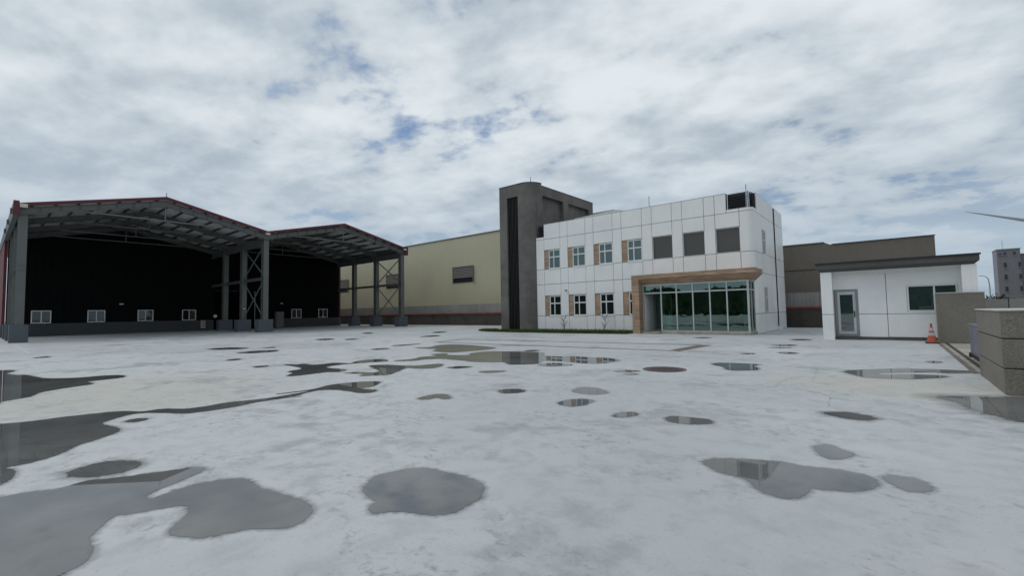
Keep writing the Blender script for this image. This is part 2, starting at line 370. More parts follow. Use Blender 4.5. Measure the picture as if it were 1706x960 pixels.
# ------------------------------------------------------------------ ground
def sheet(name, mat, poly, z, parent=None):
    vs = [(x, y, z) for x, y in poly]
    fs = [tuple(t_) for t_ in tessellate_polygon([[Vector((p[0], p[1], 0)) for p in poly]])]
    mb = MB().add(vs, fs); o = mb.build(name, mat, parent)
    me = o.data
    if me.polygons and me.polygons[0].normal.z < 0: me.flip_normals()
    return o
struct(sheet('ground', 'earth', [(-1500, -1500), (1500, -1500), (1500, 2500), (-1500, 2500)], -0.03))
struct(sheet('yard', 'yard', [(-95, -55), (1.36, -55), (1.36, 38.75), (-95, 38.75)], 0.0))
struct(sheet('gateway_apron', 'silt', [(1.36, 8.0), (7.0, 8.0), (7.0, 30.0), (1.36, 30.0)], -0.004))
struct(sheet('gate_track', 'groove', [(1.46, 13.0), (1.56, 13.0), (1.56, 24.25), (1.46, 24.25)], 0.004))
struct(sheet('gate_track_edging', 'kerb', [(1.24, 13.9), (1.355, 13.9), (1.355, 24.25), (1.24, 24.25)], 0.004))
# brown border let into the slab in front of the office
bd = [(-18.9, 18.04), (-5.85, 19.33), (-6.0, 16.3), (-18.26, 15.53)]
def band(name, mat, pts, w, z, closed=False):
    mb = MB(); n = len(pts)
    for i in range(n if closed else n - 1):
        a, b_ = Vector((*pts[i], 0)), Vector((*pts[(i + 1) % n], 0)); d = (b_ - a).normalized(); s = Vector((-d.y, d.x, 0)) * w / 2
        e = d * (w / 2 if closed else 0)
        zz = z + 0.0006 * (i % 2)
        mb.add([(p.x, p.y, zz) for p in (a - s - e, b_ - s + e, b_ + s + e, a + s - e)], [(0, 1, 2, 3)])
    return struct(mb.build(name, mat))
band('paving_border', 'border', bd, 0.24, 0.004, True)
band('paving_border_end', 'border', [(-6.15, 16.55), (-6.0, 19.1)], 0.40, 0.0075)
band('painted_line', 'paint', [(-41.4, 1.55), (-30.0, 1.63)], 0.10, 0.004)
# hairline cracks
CR = [[(-2.03, 9.2), (-1.74, 10.05), (-1.4, 10.45)], [(-1.79, 9.76), (-1.78, 10.95), (-1.63, 11.46)], [(-1.4, 9.78), (-1.09, 9.47), (-0.85, 9.17), (-0.82, 8.16)],
      [(-0.85, 9.17), (-0.57, 9.0), (-0.2, 9.25), (0.15, 9.11), (0.39, 8.63), (0.69, 8.76)], [(-3.83, 10.03), (-3.29, 9.96), (-2.7, 9.58), (-2.18, 9.67)], [(-1.31, 10.96), (-1.51, 13.51)]]
rc = random.Random(3)
mb = MB()
for ln in CR:
    pts = []
    for i in range(len(ln) - 1):
        a, b_ = Vector(ln[i]), Vector(ln[i + 1]); n = max(2, int((b_ - a).length / 0.12))
        for k in range(n): pts.append(a.lerp(b_, k / n) + Vector((rc.uniform(-.03, .03), rc.uniform(-.03, .03))))
    pts.append(Vector(ln[-1]))
    for i in range(len(pts) - 1):
        d = (pts[i + 1] - pts[i]).normalized(); w = Vector((-d.y, d.x)) * rc.uniform(0.001, 0.004)
        mb.add([(p.x, p.y, 0.0035) for p in (pts[i] - w, pts[i + 1] - w, pts[i + 1] + w, pts[i] + w)], [(0, 1, 2, 3)])
struct(mb.build('slab_crack', 'crack'))

# ------------------------------------------------------------------ puddles
PUDDLES = [
  [(-20.88,0.52),(-20.85,0.68),(-20.22,0.79),(-19.48,0.59),(-18.71,0.76),(-18.46,0.92),(-16.88,1.19),(-16.25,1.77),(-16.18,2.27),(-15.89,2.52),(-15.42,2.53),(-15.14,2.33),(-15.05,1.87),(-14.91,1.76),(-14.33,1.77),(-14.09,1.37),(-13.68,0.9),(-13.12,0.72),(-12.92,0.47),(-12.81,0.34),(-12.86,0.21),(-21.2,0.32)],
  [(-10.03,0.17),(-10.02,0.27),(-9.91,0.53),(-9.88,0.94),(-9.72,1.5),(-9.34,1.77),(-9.31,2.04),(-9.01,2.25),(-8.96,2.54),(-9.01,2.91),(-8.84,3.4),(-8.87,3.98),(-8.99,4.35),(-9.17,3.78),(-9.12,4.13),(-9.13,4.53),(-9.34,4.99),(-9.24,5.48),(-8.92,5.83),(-8.71,5.76),(-8.39,5.38),(-8.33,5.07),(-8.02,5.17),(-7.84,5.1),(-7.77,4.94),(-7.94,4.8),(-8.54,4.76),(-8.88,4.53),(-8.83,4.19),(-8.67,3.92),(-8.61,3.55),(-8.54,3.98),(-8.62,3.32),(-8.5,2.78),(-8.56,2.21),(-8.97,1.96),(-9.22,1.75),(-9.19,1.52),(-8.89,1.25),(-8.71,1.2),(-8.39,1.28),(-8.05,1.27),(-7.79,1.11),(-7.52,0.82),(-7.21,0.63),(-7.09,0.48),(-7.04,0.31),(-7.08,0.2),(-7.12,0.13)],
  [(-6.25,0.65),(-6.37,0.77),(-6.38,0.92),(-6.25,1.06),(-6.08,1.12),(-5.93,1.07),(-5.87,0.96),(-5.91,0.81),(-6.06,0.68)],
  [(-5.81,0.12),(-5.87,0.18),(-5.85,0.33),(-5.74,0.5),(-5.79,0.71),(-5.69,0.88),(-5.54,1.18),(-5.43,1.45),(-5.29,1.48),(-5.18,1.39),(-5.06,1.16),(-4.95,0.99),(-4.85,0.95),(-4.78,0.99),(-4.83,1.14),(-4.86,1.35),(-4.76,1.55),(-4.61,1.65),(-4.35,1.63),(-4.03,1.69),(-3.76,1.74),(-3.54,1.72),(-3.41,1.62),(-3.37,1.47),(-3.55,1.31),(-3.63,1.15),(-3.68,1.05),(-3.82,0.96),(-3.94,0.93),(-4.05,0.99),(-4.17,1.09),(-4.32,1.14),(-4.43,1.12),(-4.51,0.97),(-4.56,0.85),(-4.62,0.73),(-4.49,0.63),(-4.31,0.54),(-4.09,0.52),(-3.92,0.48),(-3.85,0.39),(-3.82,0.34),(-3.73,0.3),(-3.99,0.09)],
  [(-7.17,0.14),(-7.03,0.2),(-6.81,0.28),(-6.51,0.25),(-6.36,0.19),(-6.36,0.12)],
  [(-8.67,1.46),(-8.76,1.6),(-8.6,1.69),(-8.51,1.56)],
  [(-25.13,7.29),(-25.25,8.11),(-23.82,8.49),(-23.43,7.85),(-24.26,7.25)],
  [(-21.14,7.13),(-21.51,7.93),(-21.0,8.66),(-20.23,8.19),(-20.23,7.36)],
  [(-17.9,5.71),(-18.14,6.08),(-17.67,6.05),(-17.56,5.72)],
  [(-14.79,5.42),(-14.76,5.75),(-14.46,5.7),(-14.38,5.45)],
  [(-23.22,8.97),(-23.35,9.45),(-22.7,9.24),(-22.96,8.93)],
  [(-27.94,13.91),(-28.05,14.75),(-26.77,14.42),(-26.61,13.66)],
  [(-26.82,1.61),(-27.07,1.97),(-26.3,1.91),(-26.39,1.62)],
  [(-14.57,6.28),(-14.17,6.41),(-14.17,6.65),(-13.66,6.65),(-13.54,6.91),(-13.53,7.35),(-12.97,7.56),(-13.39,8.09),(-13.37,8.66),(-13.1,8.82),(-12.47,8.51),(-12.66,8.06),(-12.8,7.66),(-12.88,7.19),(-12.81,6.77),(-12.57,6.53),(-12.05,6.54),(-11.63,6.6),(-11.28,6.29),(-11.53,6.04),(-11.53,5.72),(-11.51,5.31),(-11.67,5.08),(-12.13,5.43),(-12.65,5.56),(-12.81,5.96),(-13.36,6.15),(-14.05,6.18)],
  [(-11.84,7.54),(-11.6,7.91),(-11.01,8.04),(-10.6,8.29),(-10.55,8.55),(-10.39,8.94),(-9.98,8.67),(-9.72,8.14),(-9.98,7.88),(-10.39,7.73),(-10.04,7.21),(-9.67,6.66),(-9.85,6.38),(-10.05,6.13),(-10.34,6.36),(-10.92,6.2),(-10.78,6.51),(-10.35,6.7),(-10.53,7.0),(-11.18,7.24)],
  [(-12.39,8.75),(-12.28,9.37),(-12.58,10.02),(-12.42,10.59),(-13.04,10.84),(-12.88,11.37),(-12.33,10.98),(-11.63,11.37),(-12.01,11.85),(-12.08,12.55),(-11.51,13.05),(-10.0,13.41),(-9.35,12.65),(-8.97,12.42),(-8.53,12.51),(-8.13,12.75),(-7.44,12.76),(-6.91,12.85),(-6.31,12.38),(-6.33,11.75),(-6.59,11.29),(-7.12,11.27),(-7.74,11.34),(-8.2,11.14),(-7.93,10.48),(-8.09,10.21),(-8.13,10.14),(-8.47,9.93),(-8.98,10.26),(-9.29,10.08),(-9.94,9.88),(-10.36,9.96),(-10.91,9.96),(-11.39,9.97),(-11.82,9.57),(-11.82,9.02)],
  [(-16.37,12.66),(-15.93,13.13),(-16.47,14.17),(-16.14,14.75),(-14.8,14.73),(-13.4,14.43),(-12.88,14.11),(-12.64,13.25),(-12.83,12.34),(-13.06,11.73),(-14.19,11.9),(-14.74,12.57),(-15.47,12.53)],
  [(-7.74,10.37),(-7.65,10.83),(-7.15,10.9),(-6.9,10.66),(-7.1,10.23),(-7.5,10.14)],
  [(-8.1,8.3),(-8.04,8.57),(-7.64,8.73),(-7.66,8.37),(-7.91,8.21)],
  [(-9.49,8.44),(-9.44,8.84),(-9.05,8.92),(-9.09,8.44)],
  [(-5.83,6.5),(-5.82,6.69),(-5.59,6.84),(-5.41,6.73),(-5.4,6.54),(-5.58,6.36)],
  [(-6.51,5.11),(-6.56,5.45),(-6.44,5.63),(-6.1,5.47),(-6.05,5.33),(-6.28,5.34),(-6.32,5.12)],
  [(-4.67,7.29),(-4.72,7.65),(-4.5,7.8),(-4.09,7.51),(-4.1,7.24),(-4.36,7.13)],
  [(-4.25,6.19),(-4.27,6.48),(-4.1,6.7),(-3.91,6.67),(-3.84,6.33),(-3.94,6.08),(-4.14,6.11)],
  [(-10.9,13.67),(-10.94,14.15),(-10.53,14.07),(-10.5,13.6)],
  [(-23.76,18.78),(-24.26,20.36),(-23.21,19.98),(-22.9,18.88)],
  [(-28.14,23.51),(-28.73,24.74),(-27.51,24.41),(-26.87,22.94)],
  [(-27.85,13.87),(-27.93,14.49),(-26.71,14.37),(-26.72,13.74)],
  [(-26.13,14.84),(-26.31,15.41),(-25.24,15.22),(-25.25,14.59)],
  [(-17.29,11.01),(-17.48,11.72),(-16.99,11.74),(-16.78,11.16)],
  [(-18.44,12.92),(-18.41,13.94),(-18.19,14.49),(-17.84,13.5),(-17.94,12.9)],
  [(-33.23,20.43),(-33.75,21.3),(-32.3,20.75),(-31.84,19.92)],
  [(-3.81,12.85),(-3.62,13.31),(-2.78,13.41),(-2.83,12.93),(-2.6,12.48),(-2.67,12.05),(-3.11,11.83),(-3.35,12.31)],
  [(-0.89,12.91),(-0.64,13.37),(0.02,14.01),(0.46,14.23),(1.21,14.34),(1.27,14.13),(0.85,13.72),(0.52,13.66),(-0.32,13.02),(-0.27,12.63),(0.34,13.07),(0.76,13.03),(0.4,12.46),(0.01,12.21),(-0.42,12.05),(-0.64,12.3)],
  [(0.61,10.05),(0.9,10.33),(1.14,10.34),(1.34,10.55),(1.58,10.57),(1.29,8.71),(1.08,8.82),(0.93,9.07),(0.79,9.65)],
  [(-0.79,7.75),(-0.58,7.94),(-0.35,7.87),(-0.27,7.72),(-0.39,7.56),(-0.58,7.57)],
  [(-0.7,5.79),(-0.67,5.91),(-0.61,5.99),(-0.49,5.85),(-0.39,5.77),(-0.41,5.66),(-0.51,5.49),(-0.6,5.52)],
  [(-3.11,5.9),(-3.1,6.14),(-2.99,6.24),(-2.88,6.16),(-2.93,5.95),(-3.03,5.85)],
  [(-2.46,6.21),(-2.41,6.34),(-2.16,6.4),(-1.96,6.4),(-1.9,6.24),(-2.05,6.07),(-2.29,6.01),(-2.39,6.06)],
  [(-3.76,20.41),(-3.43,21.01),(-2.97,20.8),(-3.3,20.21)],
  [(-3.63,19.23),(-3.28,19.54),(-2.94,19.46),(-3.27,19.03)],
  [(-3.0,17.24),(-2.72,17.5),(-2.43,17.15),(-2.69,16.82)],
  [(-3.83,16.18),(-3.71,16.54),(-3.52,16.35),(-3.65,16.09)],
  [(-7.95,24.27),(-7.69,24.86),(-7.23,24.34),(-7.48,23.77)],
  [(-3.71,24.34),(-3.35,24.9),(-2.91,24.49),(-3.31,23.93)],
  [(-5.28,10.13),(-5.2,10.51),(-4.82,10.53),(-4.97,10.17)],
  [(-4.86,9.88),(-4.78,10.03),(-4.63,9.98),(-4.69,9.79)],
  [(0.63,16.21),(0.79,16.44),(0.87,16.14),(0.71,15.85)],
  [(-3.54,2.19),(-3.63,2.29),(-3.73,2.44),(-3.7,2.57),(-3.67,2.68),(-3.57,2.82),(-3.46,2.87),(-3.29,2.88),(-3.12,2.92),(-2.93,2.91),(-2.8,2.87),(-2.71,2.77),(-2.63,2.65),(-2.62,2.49),(-2.61,2.37),(-2.68,2.26),(-2.79,2.2),(-2.92,2.14),(-3.0,2.08),(-3.07,2.0),(-3.14,2.0),(-3.19,2.05),(-3.25,2.13),(-3.35,2.13)],
  [(-1.48,4.62),(-1.44,4.76),(-1.3,4.88),(-1.04,5.01),(-0.88,5.06),(-0.68,5.05),(-0.5,5.12),(-0.35,5.12),(-0.23,5.07),(-0.18,4.94),(-0.22,4.76),(-0.31,4.64),(-0.48,4.54),(-0.6,4.5),(-0.61,4.39),(-0.65,4.23),(-0.72,4.14),(-0.8,4.15),(-0.92,4.21),(-1.04,4.39),(-1.17,4.42),(-1.3,4.45),(-1.39,4.52)],
  [(-0.12,5.16),(-0.07,5.22),(0.02,5.25),(0.11,5.22),(0.16,5.09),(0.13,4.98),(0.03,4.9),(-0.05,4.98),(-0.1,5.05)],
]

def catmull(pts, sub):
    n = len(pts); out = []
    for i in range(n):
        p0, p1, p2, p3 = (Vector(pts[(i + k) % n]) for k in (-1, 0, 1, 2))
        for s in range(sub):
            u = s / sub
            out.append(0.5 * (2 * p1 + (p2 - p0) * u + (2 * p0 - 5 * p1 + 4 * p2 - p3) * u * u + (3 * p1 - p0 - 3 * p2 + p3) * u ** 3))
    return out
rp = random.Random(11)
SOFT = {2: 0.10, 21: 0.06, 33: 0.10, 34: 0.30, 35: 0.10}      # puddles that only dampen the slab at their rim
for pi, poly in enumerate(PUDDLES):
    pts = catmull(poly, 5)
    area = sum(pts[i].x * pts[(i + 1) % len(pts)].y - pts[(i + 1) % len(pts)].x * pts[i].y for i in range(len(pts))) / 2
    if area < 0: pts.reverse()
    cx = sum((p for p in pts), Vector((0, 0))) / len(pts); far = cx.length
    jit = min(0.012, 0.004 + 0.0006 * far)
    pts = [p + Vector((rp.uniform(-jit, jit), rp.uniform(-jit, jit))) for p in pts]
    n = len(pts); w = SOFT.get(pi, 0.035 + 0.0022 * far)
    rings = [[], []]
    for i in range(n):
        d = pts[(i + 1) % n] - pts[i - 1]
        nn = Vector((d.y, -d.x)); nn = nn / (nn.length or 1); k_ = rp.uniform(0.75, 1.25)
        rings[0].append(pts[i] + nn * w * 0.5 * k_); rings[1].append(pts[i] + nn * w * 1.8 * k_)
    zb = 0.0022 + 0.00015 * (pi % 7)
    vs = [(p.x, p.y, zb) for q in [pts] + rings for p in q]
    fs = [tuple(reversed(t_)) for t_ in tessellate_polygon([[Vector((p.x, p.y, 0)) for p in pts]])]
    for r_ in (0, 1): fs += [(r_ * n + i, r_ * n + n + i, r_ * n + n + (i + 1) % n, r_ * n + (i + 1) % n) for i in range(n)]
    o = MB().add(vs, fs).build('puddle', 'water'); struct(o)
    me = o.data
    up_ = sum(p.normal.z for p in me.polygons)
    if up_ < 0: me.flip_normals()
    a_ = me.attributes.new('depth', 'FLOAT', 'POINT'); a_.data.foreach_set('value', [1.0] * n + [0.55] * n + [0.0] * n)

# rusty manhole cover with its ring of raised studs
mh = thing('manhole_cover', (-4.44, 11.12, 0), 'round rust brown manhole cover set in the pale slab', 'manhole cover')
mb = MB().tube([(-4.44, 11.12, 0.001), (-4.44, 11.12, 0.012)], 0.44, 40); mb.build('lid', 'rust', mh)
mb = MB()
for k in range(40):
    a0, a1 = 2 * math.pi * k / 40, 2 * math.pi * (k + 1) / 40
    q = [(-4.44 + r * math.cos(a), 11.12 + r * math.sin(a)) for r, a in ((0.46, a0), (0.52, a0), (0.52, a1), (0.46, a1))]
    mb.prism(q, 'z', 0.001, 0.010)
mb.build('rim', 'rust', mh)
mb = MB()
for i in range(-3, 4):
    for j in range(-3, 4):
        if i * i + j * j < 11: mb.box(-4.44 + i * .11 - .03, -4.44 + i * .11 + .03, 11.12 + j * .11 - .03, 11.12 + j * .11 + .03, 0.0125, 0.018)
tag(mb.build('stud_pattern', 'rust', mh), kind='stuff')

# ------------------------------------------------------------------ generic window
def window(parent, axis, f, a0, a1, z0, z1, cols, rows, fmat, gmat, bw=0.06, d=0.07, out=-1, glass_mats=None):
    """axis 'y': window in a wall facing -Y (out=-1); 'x': facing +X (out=1). f = front of the frame, a = extent along the wall"""
    b0, b1 = f, f - out * d
    def B(mb, p, q, r, s, u, v): return mb.box(p, q, u, v, r, s) if axis == 'y' else mb.box(u, v, p, q, r, s)
    mb = MB(); fm = 0.004
    B(mb, a0, a1, z0, z0 + bw, b0, b1); B(mb, a0, a1, z1 - bw, z1, b0, b1)
    B(mb, a0, a0 + bw, z0 + bw, z1 - bw, b0, b1); B(mb, a1 - bw, a1, z0 + bw, z1 - bw, b0, b1)
    for r in rows: zc = z0 + (z1 - z0) * r; B(mb, a0 + bw, a1 - bw, zc - bw * .6, zc + bw * .6, b0 - out * 0.006, b1)
    xs = [a0 + (a1 - a0) * c for c in cols]; zs = [z0 + (z1 - z0) * r for r in rows]
    for xc in xs: B(mb, xc - bw * .5, xc + bw * .5, z0 + bw, z1 - bw, b0 - out * 0.012, b1)
    w = mb.build('window', fmat, parent)
    xe = [a0 + bw] + [v for x in xs for v in (x - bw * .5, x + bw * .5)] + [a1 - bw]
    ze = [z0 + bw] + [v for z in zs for v in (z - bw * .6, z + bw * .6)] + [z1 - bw]
    for i in range(0, len(xe), 2):
        for j in range(0, len(ze), 2):
            mb = MB(); B(mb, xe[i], xe[i + 1], ze[j], ze[j + 1], f - out * 0.035, f - out * 0.048)
            mb.build('pane', gmat, w)
    return w

# ------------------------------------------------------------------ open steel shed
shed = thing('steel_shed', (-54, 18, 0), 'large open double gabled steel shed with black back wall and maroon roof trim', 'shed')
YR = (10.0, 26.04)
def zr(y): return 11.62 - 0.236 * min(abs(y - YR[0]), abs(y - YR[1]))
SL = [(1.72, 10.0), (10.0, 18.02), (18.02, 26.04), (26.04, 34.22)]
XF, XB = -46.05, -88.0
FR = (-46.3, -51.75, -57.1, -61.7)
CY = (1.93, 18.03, 34.0)
for a, b_ in SL:
    MB().prism([(a, zr(a)), (b_, zr(b_)), (b_, zr(b_) - .05), (a, zr(a) - .05)], 'x', XF, XB).build('roof_sheet', 'roofsheet', shed)
    MB().prism([(a, zr(a) + .05), (b_, zr(b_) + .05), (b_, zr(b_) - .19), (a, zr(a) - .19)], 'x', XF + .08, XF + .004).build('fascia', 'red', shed)
    n = 7
    for k in range(n):
        y = a + (b_ - a) * (k + .55) / n
        MB().box(XF - .02, -61.9, y - .04, y + .04, zr(y) - .25, zr(y) - .07).build('purlin', 'purlin', shed)
    for x in FR:
        t0, t1 = .26, .74
        mb = MB()
        mb.prism([(a, zr(a) - t0), (b_, zr(b_) - t0), (b_, zr(b_) - t1), (a, zr(a) - t1)], 'x', x - .012, x + .012)
        for u0, u1 in ((t0, t0 + .03), (t1 - .03, t1)):
            mb.prism([(a, zr(a) - u0), (b_, zr(b_) - u0), (b_, zr(b_) - u1), (a, zr(a) - u1)], 'x', x - .11, x - .013)
            mb.prism([(a, zr(a) - u0), (b_, zr(b_) - u0), (b_, zr(b_) - u1), (a, zr(a) - u1)], 'x', x + .013, x + .11)
        for k in range(1, 8):
            y = a + (b_ - a) * k / 8; mb.box(x + .013, x + .10, y - .008, y + .008, zr(y) - .70, zr(y) - .30)
        mb.build('rafter', 'steel', shed)
for yr in YR:
    for x in FR:
        hw = (11.62 - .74 - 9.66) / .236 + 0.25
        MB().tube([(x, yr - hw, 9.66), (x, yr + hw, 9.66)], .06, 8).build('tie_rod', 'brace', shed)
        MB().tube([(x, yr, 9.69), (x, yr, zr(yr) - .5)], .05, 8).build('king_post', 'brace', shed)
    for x0, x1 in zip(FR[:-1], FR[1:]):
        MB().tube([(x0 - .12, yr - 3.2, zr(yr - 3.2) - .5), (x1 + .12, yr + 3.2, zr(yr + 3.2) - .5)], .025, 6).build('roof_brace', 'purlin', shed)
        MB().tube([(x0 - .12, yr + 3.2, zr(yr + 3.2) - .56), (x1 + .12, yr - 3.2, zr(yr - 3.2) - .56)], .025, 6).build('roof_brace', 'purlin', shed)
MB().tube([(XF, 10.0, 11.6), (XF, 10.0, 12.0)], .025, 6).build('lightning_rod', 'gutter', shed)
for ci, cy in enumerate(CY):
    w = (0.92, 1.3, 1.3)[ci] / 2
    for i, x in enumerate(FR[:3]):
        xc = x - .32
        mb = MB().box(xc + .25, xc + .275, cy - .24, cy + .24, 1.2, 9.25).box(xc - .275, xc - .25, cy - .24, cy + .24, 1.2, 9.25)
        mb.box(xc - .249, xc + .249, cy - .01, cy + .01, 1.2, 9.25)
        for z in (3.1, 5.15, 5.45, 7.3): mb.box(xc - .249, xc + .249, cy - .23, cy - .011, z - .012, z + .012).box(xc - .249, xc + .249, cy + .011, cy + .23, z - .012, z + .012)
        col_ = mb.build('column', 'steel', shed)
        pl = MB()
        for z in (5.02, 5.36): pl.box(xc + .2755, xc + .292, cy - .2, cy + .2, z - .04, z + .04)
        pl.build('splice_plate', 'gutter', col_)
        mb = MB().box(xc - .30, xc + .30, cy - .62, cy + .62, 9.02, 9.34); mb.build('bracket', 'steel', col_)
        box('pedestal', 'ped', shed, xc - .55, xc + .42, cy - w, cy + w, 0, 1.22, bevel=0.02)
        if i == 0:
            gy = (1.74, 17.85, 34.0 - .05)[ci]
            box('gutter_end', 'raw', shed, XF - .12, XF + .10, gy, gy + .38, 9.42, 9.62 if ci != 0 else 9.68)
    for x0, x1 in zip(FR[:-1], FR[1:]):
        a, b_ = x0 - .62, (x1 - .03 if x1 > -60 else -62.055)
        MB().box(a, b_, cy - .10, cy + .10, 8.50, 8.53).box(a, b_, cy - .012, cy + .012, 8.531, 9.099).box(a, b_, cy - .10, cy + .10, 9.1, 9.13).build('eave_beam', 'steel', shed)
        MB().box(a, b_, cy - .09, cy + .09, 5.08, 5.11).box(a, b_, cy - .012, cy + .012, 5.111, 5.329).box(a, b_, cy - .09, cy + .09, 5.33, 5.36).build('strut_beam', 'steel', shed)
    if ci:
        a, b_ = FR[0] - .62, FR[1] - .03
        for z0, z1 in ((1.35, 4.95), (5.5, 8.4)):
            MB().bar((a, cy + .03, z0), (b_, cy + .03, z1), .05, .13).build('brace', 'brace', shed)
            MB().bar((a, cy - .03, z1), (b_, cy - .03, z0), .05, .13).build('brace', 'brace', shed)
for y0, y1 in ((1.44, 1.715), (34.225, 34.57)):
    box('eave_gutter', 'gutter', shed, XF, XB, y0, y1, 8.85, 9.82)
    box('gutter_cap', 'red', shed, XF + .075, XF + .005, y0 - .01, y1 + .01, 8.82, 9.86)
# rear enclosed part: black end wall, dado, maroon side walls
outl = [(1.74, 1.2), (18.3, 1.2), (18.3, 4.7), (22.9, 4.7), (22.9, 1.2), (34.2, 1.2), (34.2, zr(34.2) - .08), (26.04, zr(26.04) - .08), (18.02, zr(18.02) - .08), (10, zr(10) - .08), (1.74, zr(1.74) - .08)]
MB().prism(outl, 'x', -62.06, -62.2).build('back_wall', 'black', shed)
ribs = MB()
for k in range(64):
    y = 1.95 + k * 0.5
    z0 = 4.75 if 18.25 < y < 22.95 else 1.23
    if y < 34.1: ribs.box(-62.03, -62.059, y, y + .05, z0, zr(y) - .2)
tag(ribs.build('cladding_rib', 'black', shed), kind='stuff')
box('dado_wall', 'dado', shed, -61.98, -62.25, 1.74, 18.28, 0, 1.198); box('dado_wall', 'dado', shed, -61.98, -62.25, 22.92, 34.2, 0, 1.198)
box('roller_door', 'door', shed, -62.22, -62.28, 18.3, 22.9, 0, 4.7)
sl_ = MB()
for k in range(22): sl_.box(-62.19, -62.219, 18.32, 22.88, .05 + k * .21, .20 + k * .21)
tag(sl_.build('door_slat', 'door', shed), kind='stuff')
for y0, y1 in ((1.50, 1.70), (34.24, 34.46)):
    box('side_wall', 'redwall', shed, -62.0, XB, y0, y1, 1.2, 8.84); box('dado_wall', 'ped', shed, -61.95, XB, y0 - .05, y1 + .02, 0, 1.198)
for i, y0 in enumerate((3.33, 7.23, 11.18, 15.15, 27.39, 31.13)):
    window(shed, 'x', -61.96, y0, y0 + 1.34, 1.24, 2.45, [.5], [], 'frame', 'glass_low', .07, .09, out=1)
for y, z, sc in ((9.81, 3.08, 1), (26.04, 3.18, .8)):
    l = MB().box(-61.75, -62.02, y - .16 * sc, y + .16 * sc, z - .06, z + .07).build('wall_lamp', 'lampw', shed, bevel=.02)
MB().tube([(-61.9, 18.42, 1.66), (-62.0, 18.42, 1.66)], .19, 16).build('round_sign', 'lampw', shed)
MB().tube([(-51.60, 18.0, 2.35), (-51.78, 18.0, 2.35)], .07, 10).build('column_lamp', 'lampw', shed)
ub = thing('hose_box', (-61.8, 17.17, 0.28), 'small buff slatted box on the dado by the black doorway in the shed', 'box')
box('body', 'buff', ub, -61.78, -61.975, 16.95, 17.4, .30, 1.18)
for z in (.52, .80, 1.05): box('slot', 'joint', ub, -61.75, -61.779, 16.98, 17.37, z - .04, z + .04)
cb = thing('electric_cabinet', (-60.7, 25.35, 0), 'tall grey electric cabinet inside the shed behind the middle column', 'cabinet')
box('body', 'cabinet', cb, -60.4, -60.95, 24.8, 25.75, .06, 2.1, bevel=.015); box('plinth', 'joint', cb, -60.42, -60.93, 24.82, 25.73, 0, .06)
dr = box('door', 'cabinet', cb, -60.37, -60.395, 24.84, 25.71, .12, 2.05); box('handle', 'joint', dr, -60.34, -60.369, 24.92, 24.96, 1.0, 1.18)

# ------------------------------------------------------------------ white office with grey stair tower
off = thing('office_building', (-14, 33, 0), 'two storey white panelled office with dark grey stair tower and brown entrance portal', 'building')
YF = 28.98; TP = 8.42; G = 0.03
ZL = [0.0, 1.155, 3.64, 4.83, 7.24, TP]
BAY = [(-21.0, -19.47), (-18.79, -17.24), (-16.54, -15.0), (-14.31, -12.8), (-12.1, -10.74), (-10.08, -8.73), (-8.09, -6.72)]
XR = -6.0; XL = -21.78
core = MB()
core.box(XL, -12.3, YF + .12, 38, 0, 4.82).box(XL, -12.15, YF + .12, 38, 4.82, 7.28)
core.box(-12.3, XR - .11, 33, 38, 0, 4.82).box(-12.3, XR - .11, YF + .12, 33, 3.22, 4.82).box(XR - .3, XR - .11, YF + .4, 33, 0.0, 3.22)
core.box(-12.15, XR - .11, YF + .42, 38, 4.82, 6.36).box(-12.15, XR - .33, YF + .12, YF + .42, 6.36, 7.28).box(-12.15, XR - .11, YF + .42, 38, 6.36, 7.28)
core.box(XL, XR - .2, YF + .12, YF + .3, 7.28, 7.44).box(-21.0, -7.45, YF + .12, YF + .3, 7.44, TP - .02).box(XR - .3, XR - .11, 30.05, 38, 7.28, TP - .02).box(XL, XR - .3, 37.8, 38, 7.28, TP - .02)
core.build('core_wall', 'joint', off)
# lobby linings
lb = MB().box(-12.28, XR - .31, 32.9, 32.99, .02, 3.2).box(-12.28, -12.2, 29.2, 32.89, .02, 3.2)
lb.build('lobby_lining', 'lobby', off)
box('lobby_floor', 'silt', off, -12.28, XR - .31, 29.1, 32.9, 0.0, .16)
box('lobby_counter', 'joint', off, -9.6, -7.4, 31.4, 32.0, .165, 1.2)
# front panels
def panel(x0, x1, z0, z1):
    return MB().box(x0 + G / 2, x1 - G / 2, YF, YF + .10, z0 + G / 2, z1 - G / 2).build('panel', 'white', off)
cells = []; prev = XL
for (a, b_) in BAY: cells.append((prev, a, 'pier')); cells.append((a, b_, 'bay')); prev = b_
bi = -1
for x0, x1, kind in cells:
    if kind == 'bay': bi += 1
    lobby_lo = x1 > -12.75
    for r in range(5):
        z0, z1 = ZL[r], ZL[r + 1]
        if lobby_lo and r == 0: continue
        if lobby_lo and r == 1:
            z0 = 3.2
        if r == 4 and x0 < -21.3: z0, z1 = 7.24, 7.44
        if kind == 'bay' and r in (1, 3) and not (lobby_lo and r == 1):
            panel(x0, x1, 2.74 if r == 1 else 6.35, z1); continue
        if r == 4 and kind == 'bay' and bi == 6:
            panel(x0, -7.42, z0, z1); panel(-7.42, x1, 7.24, 7.44); continue
        panel(x0, x1, z0, z1)
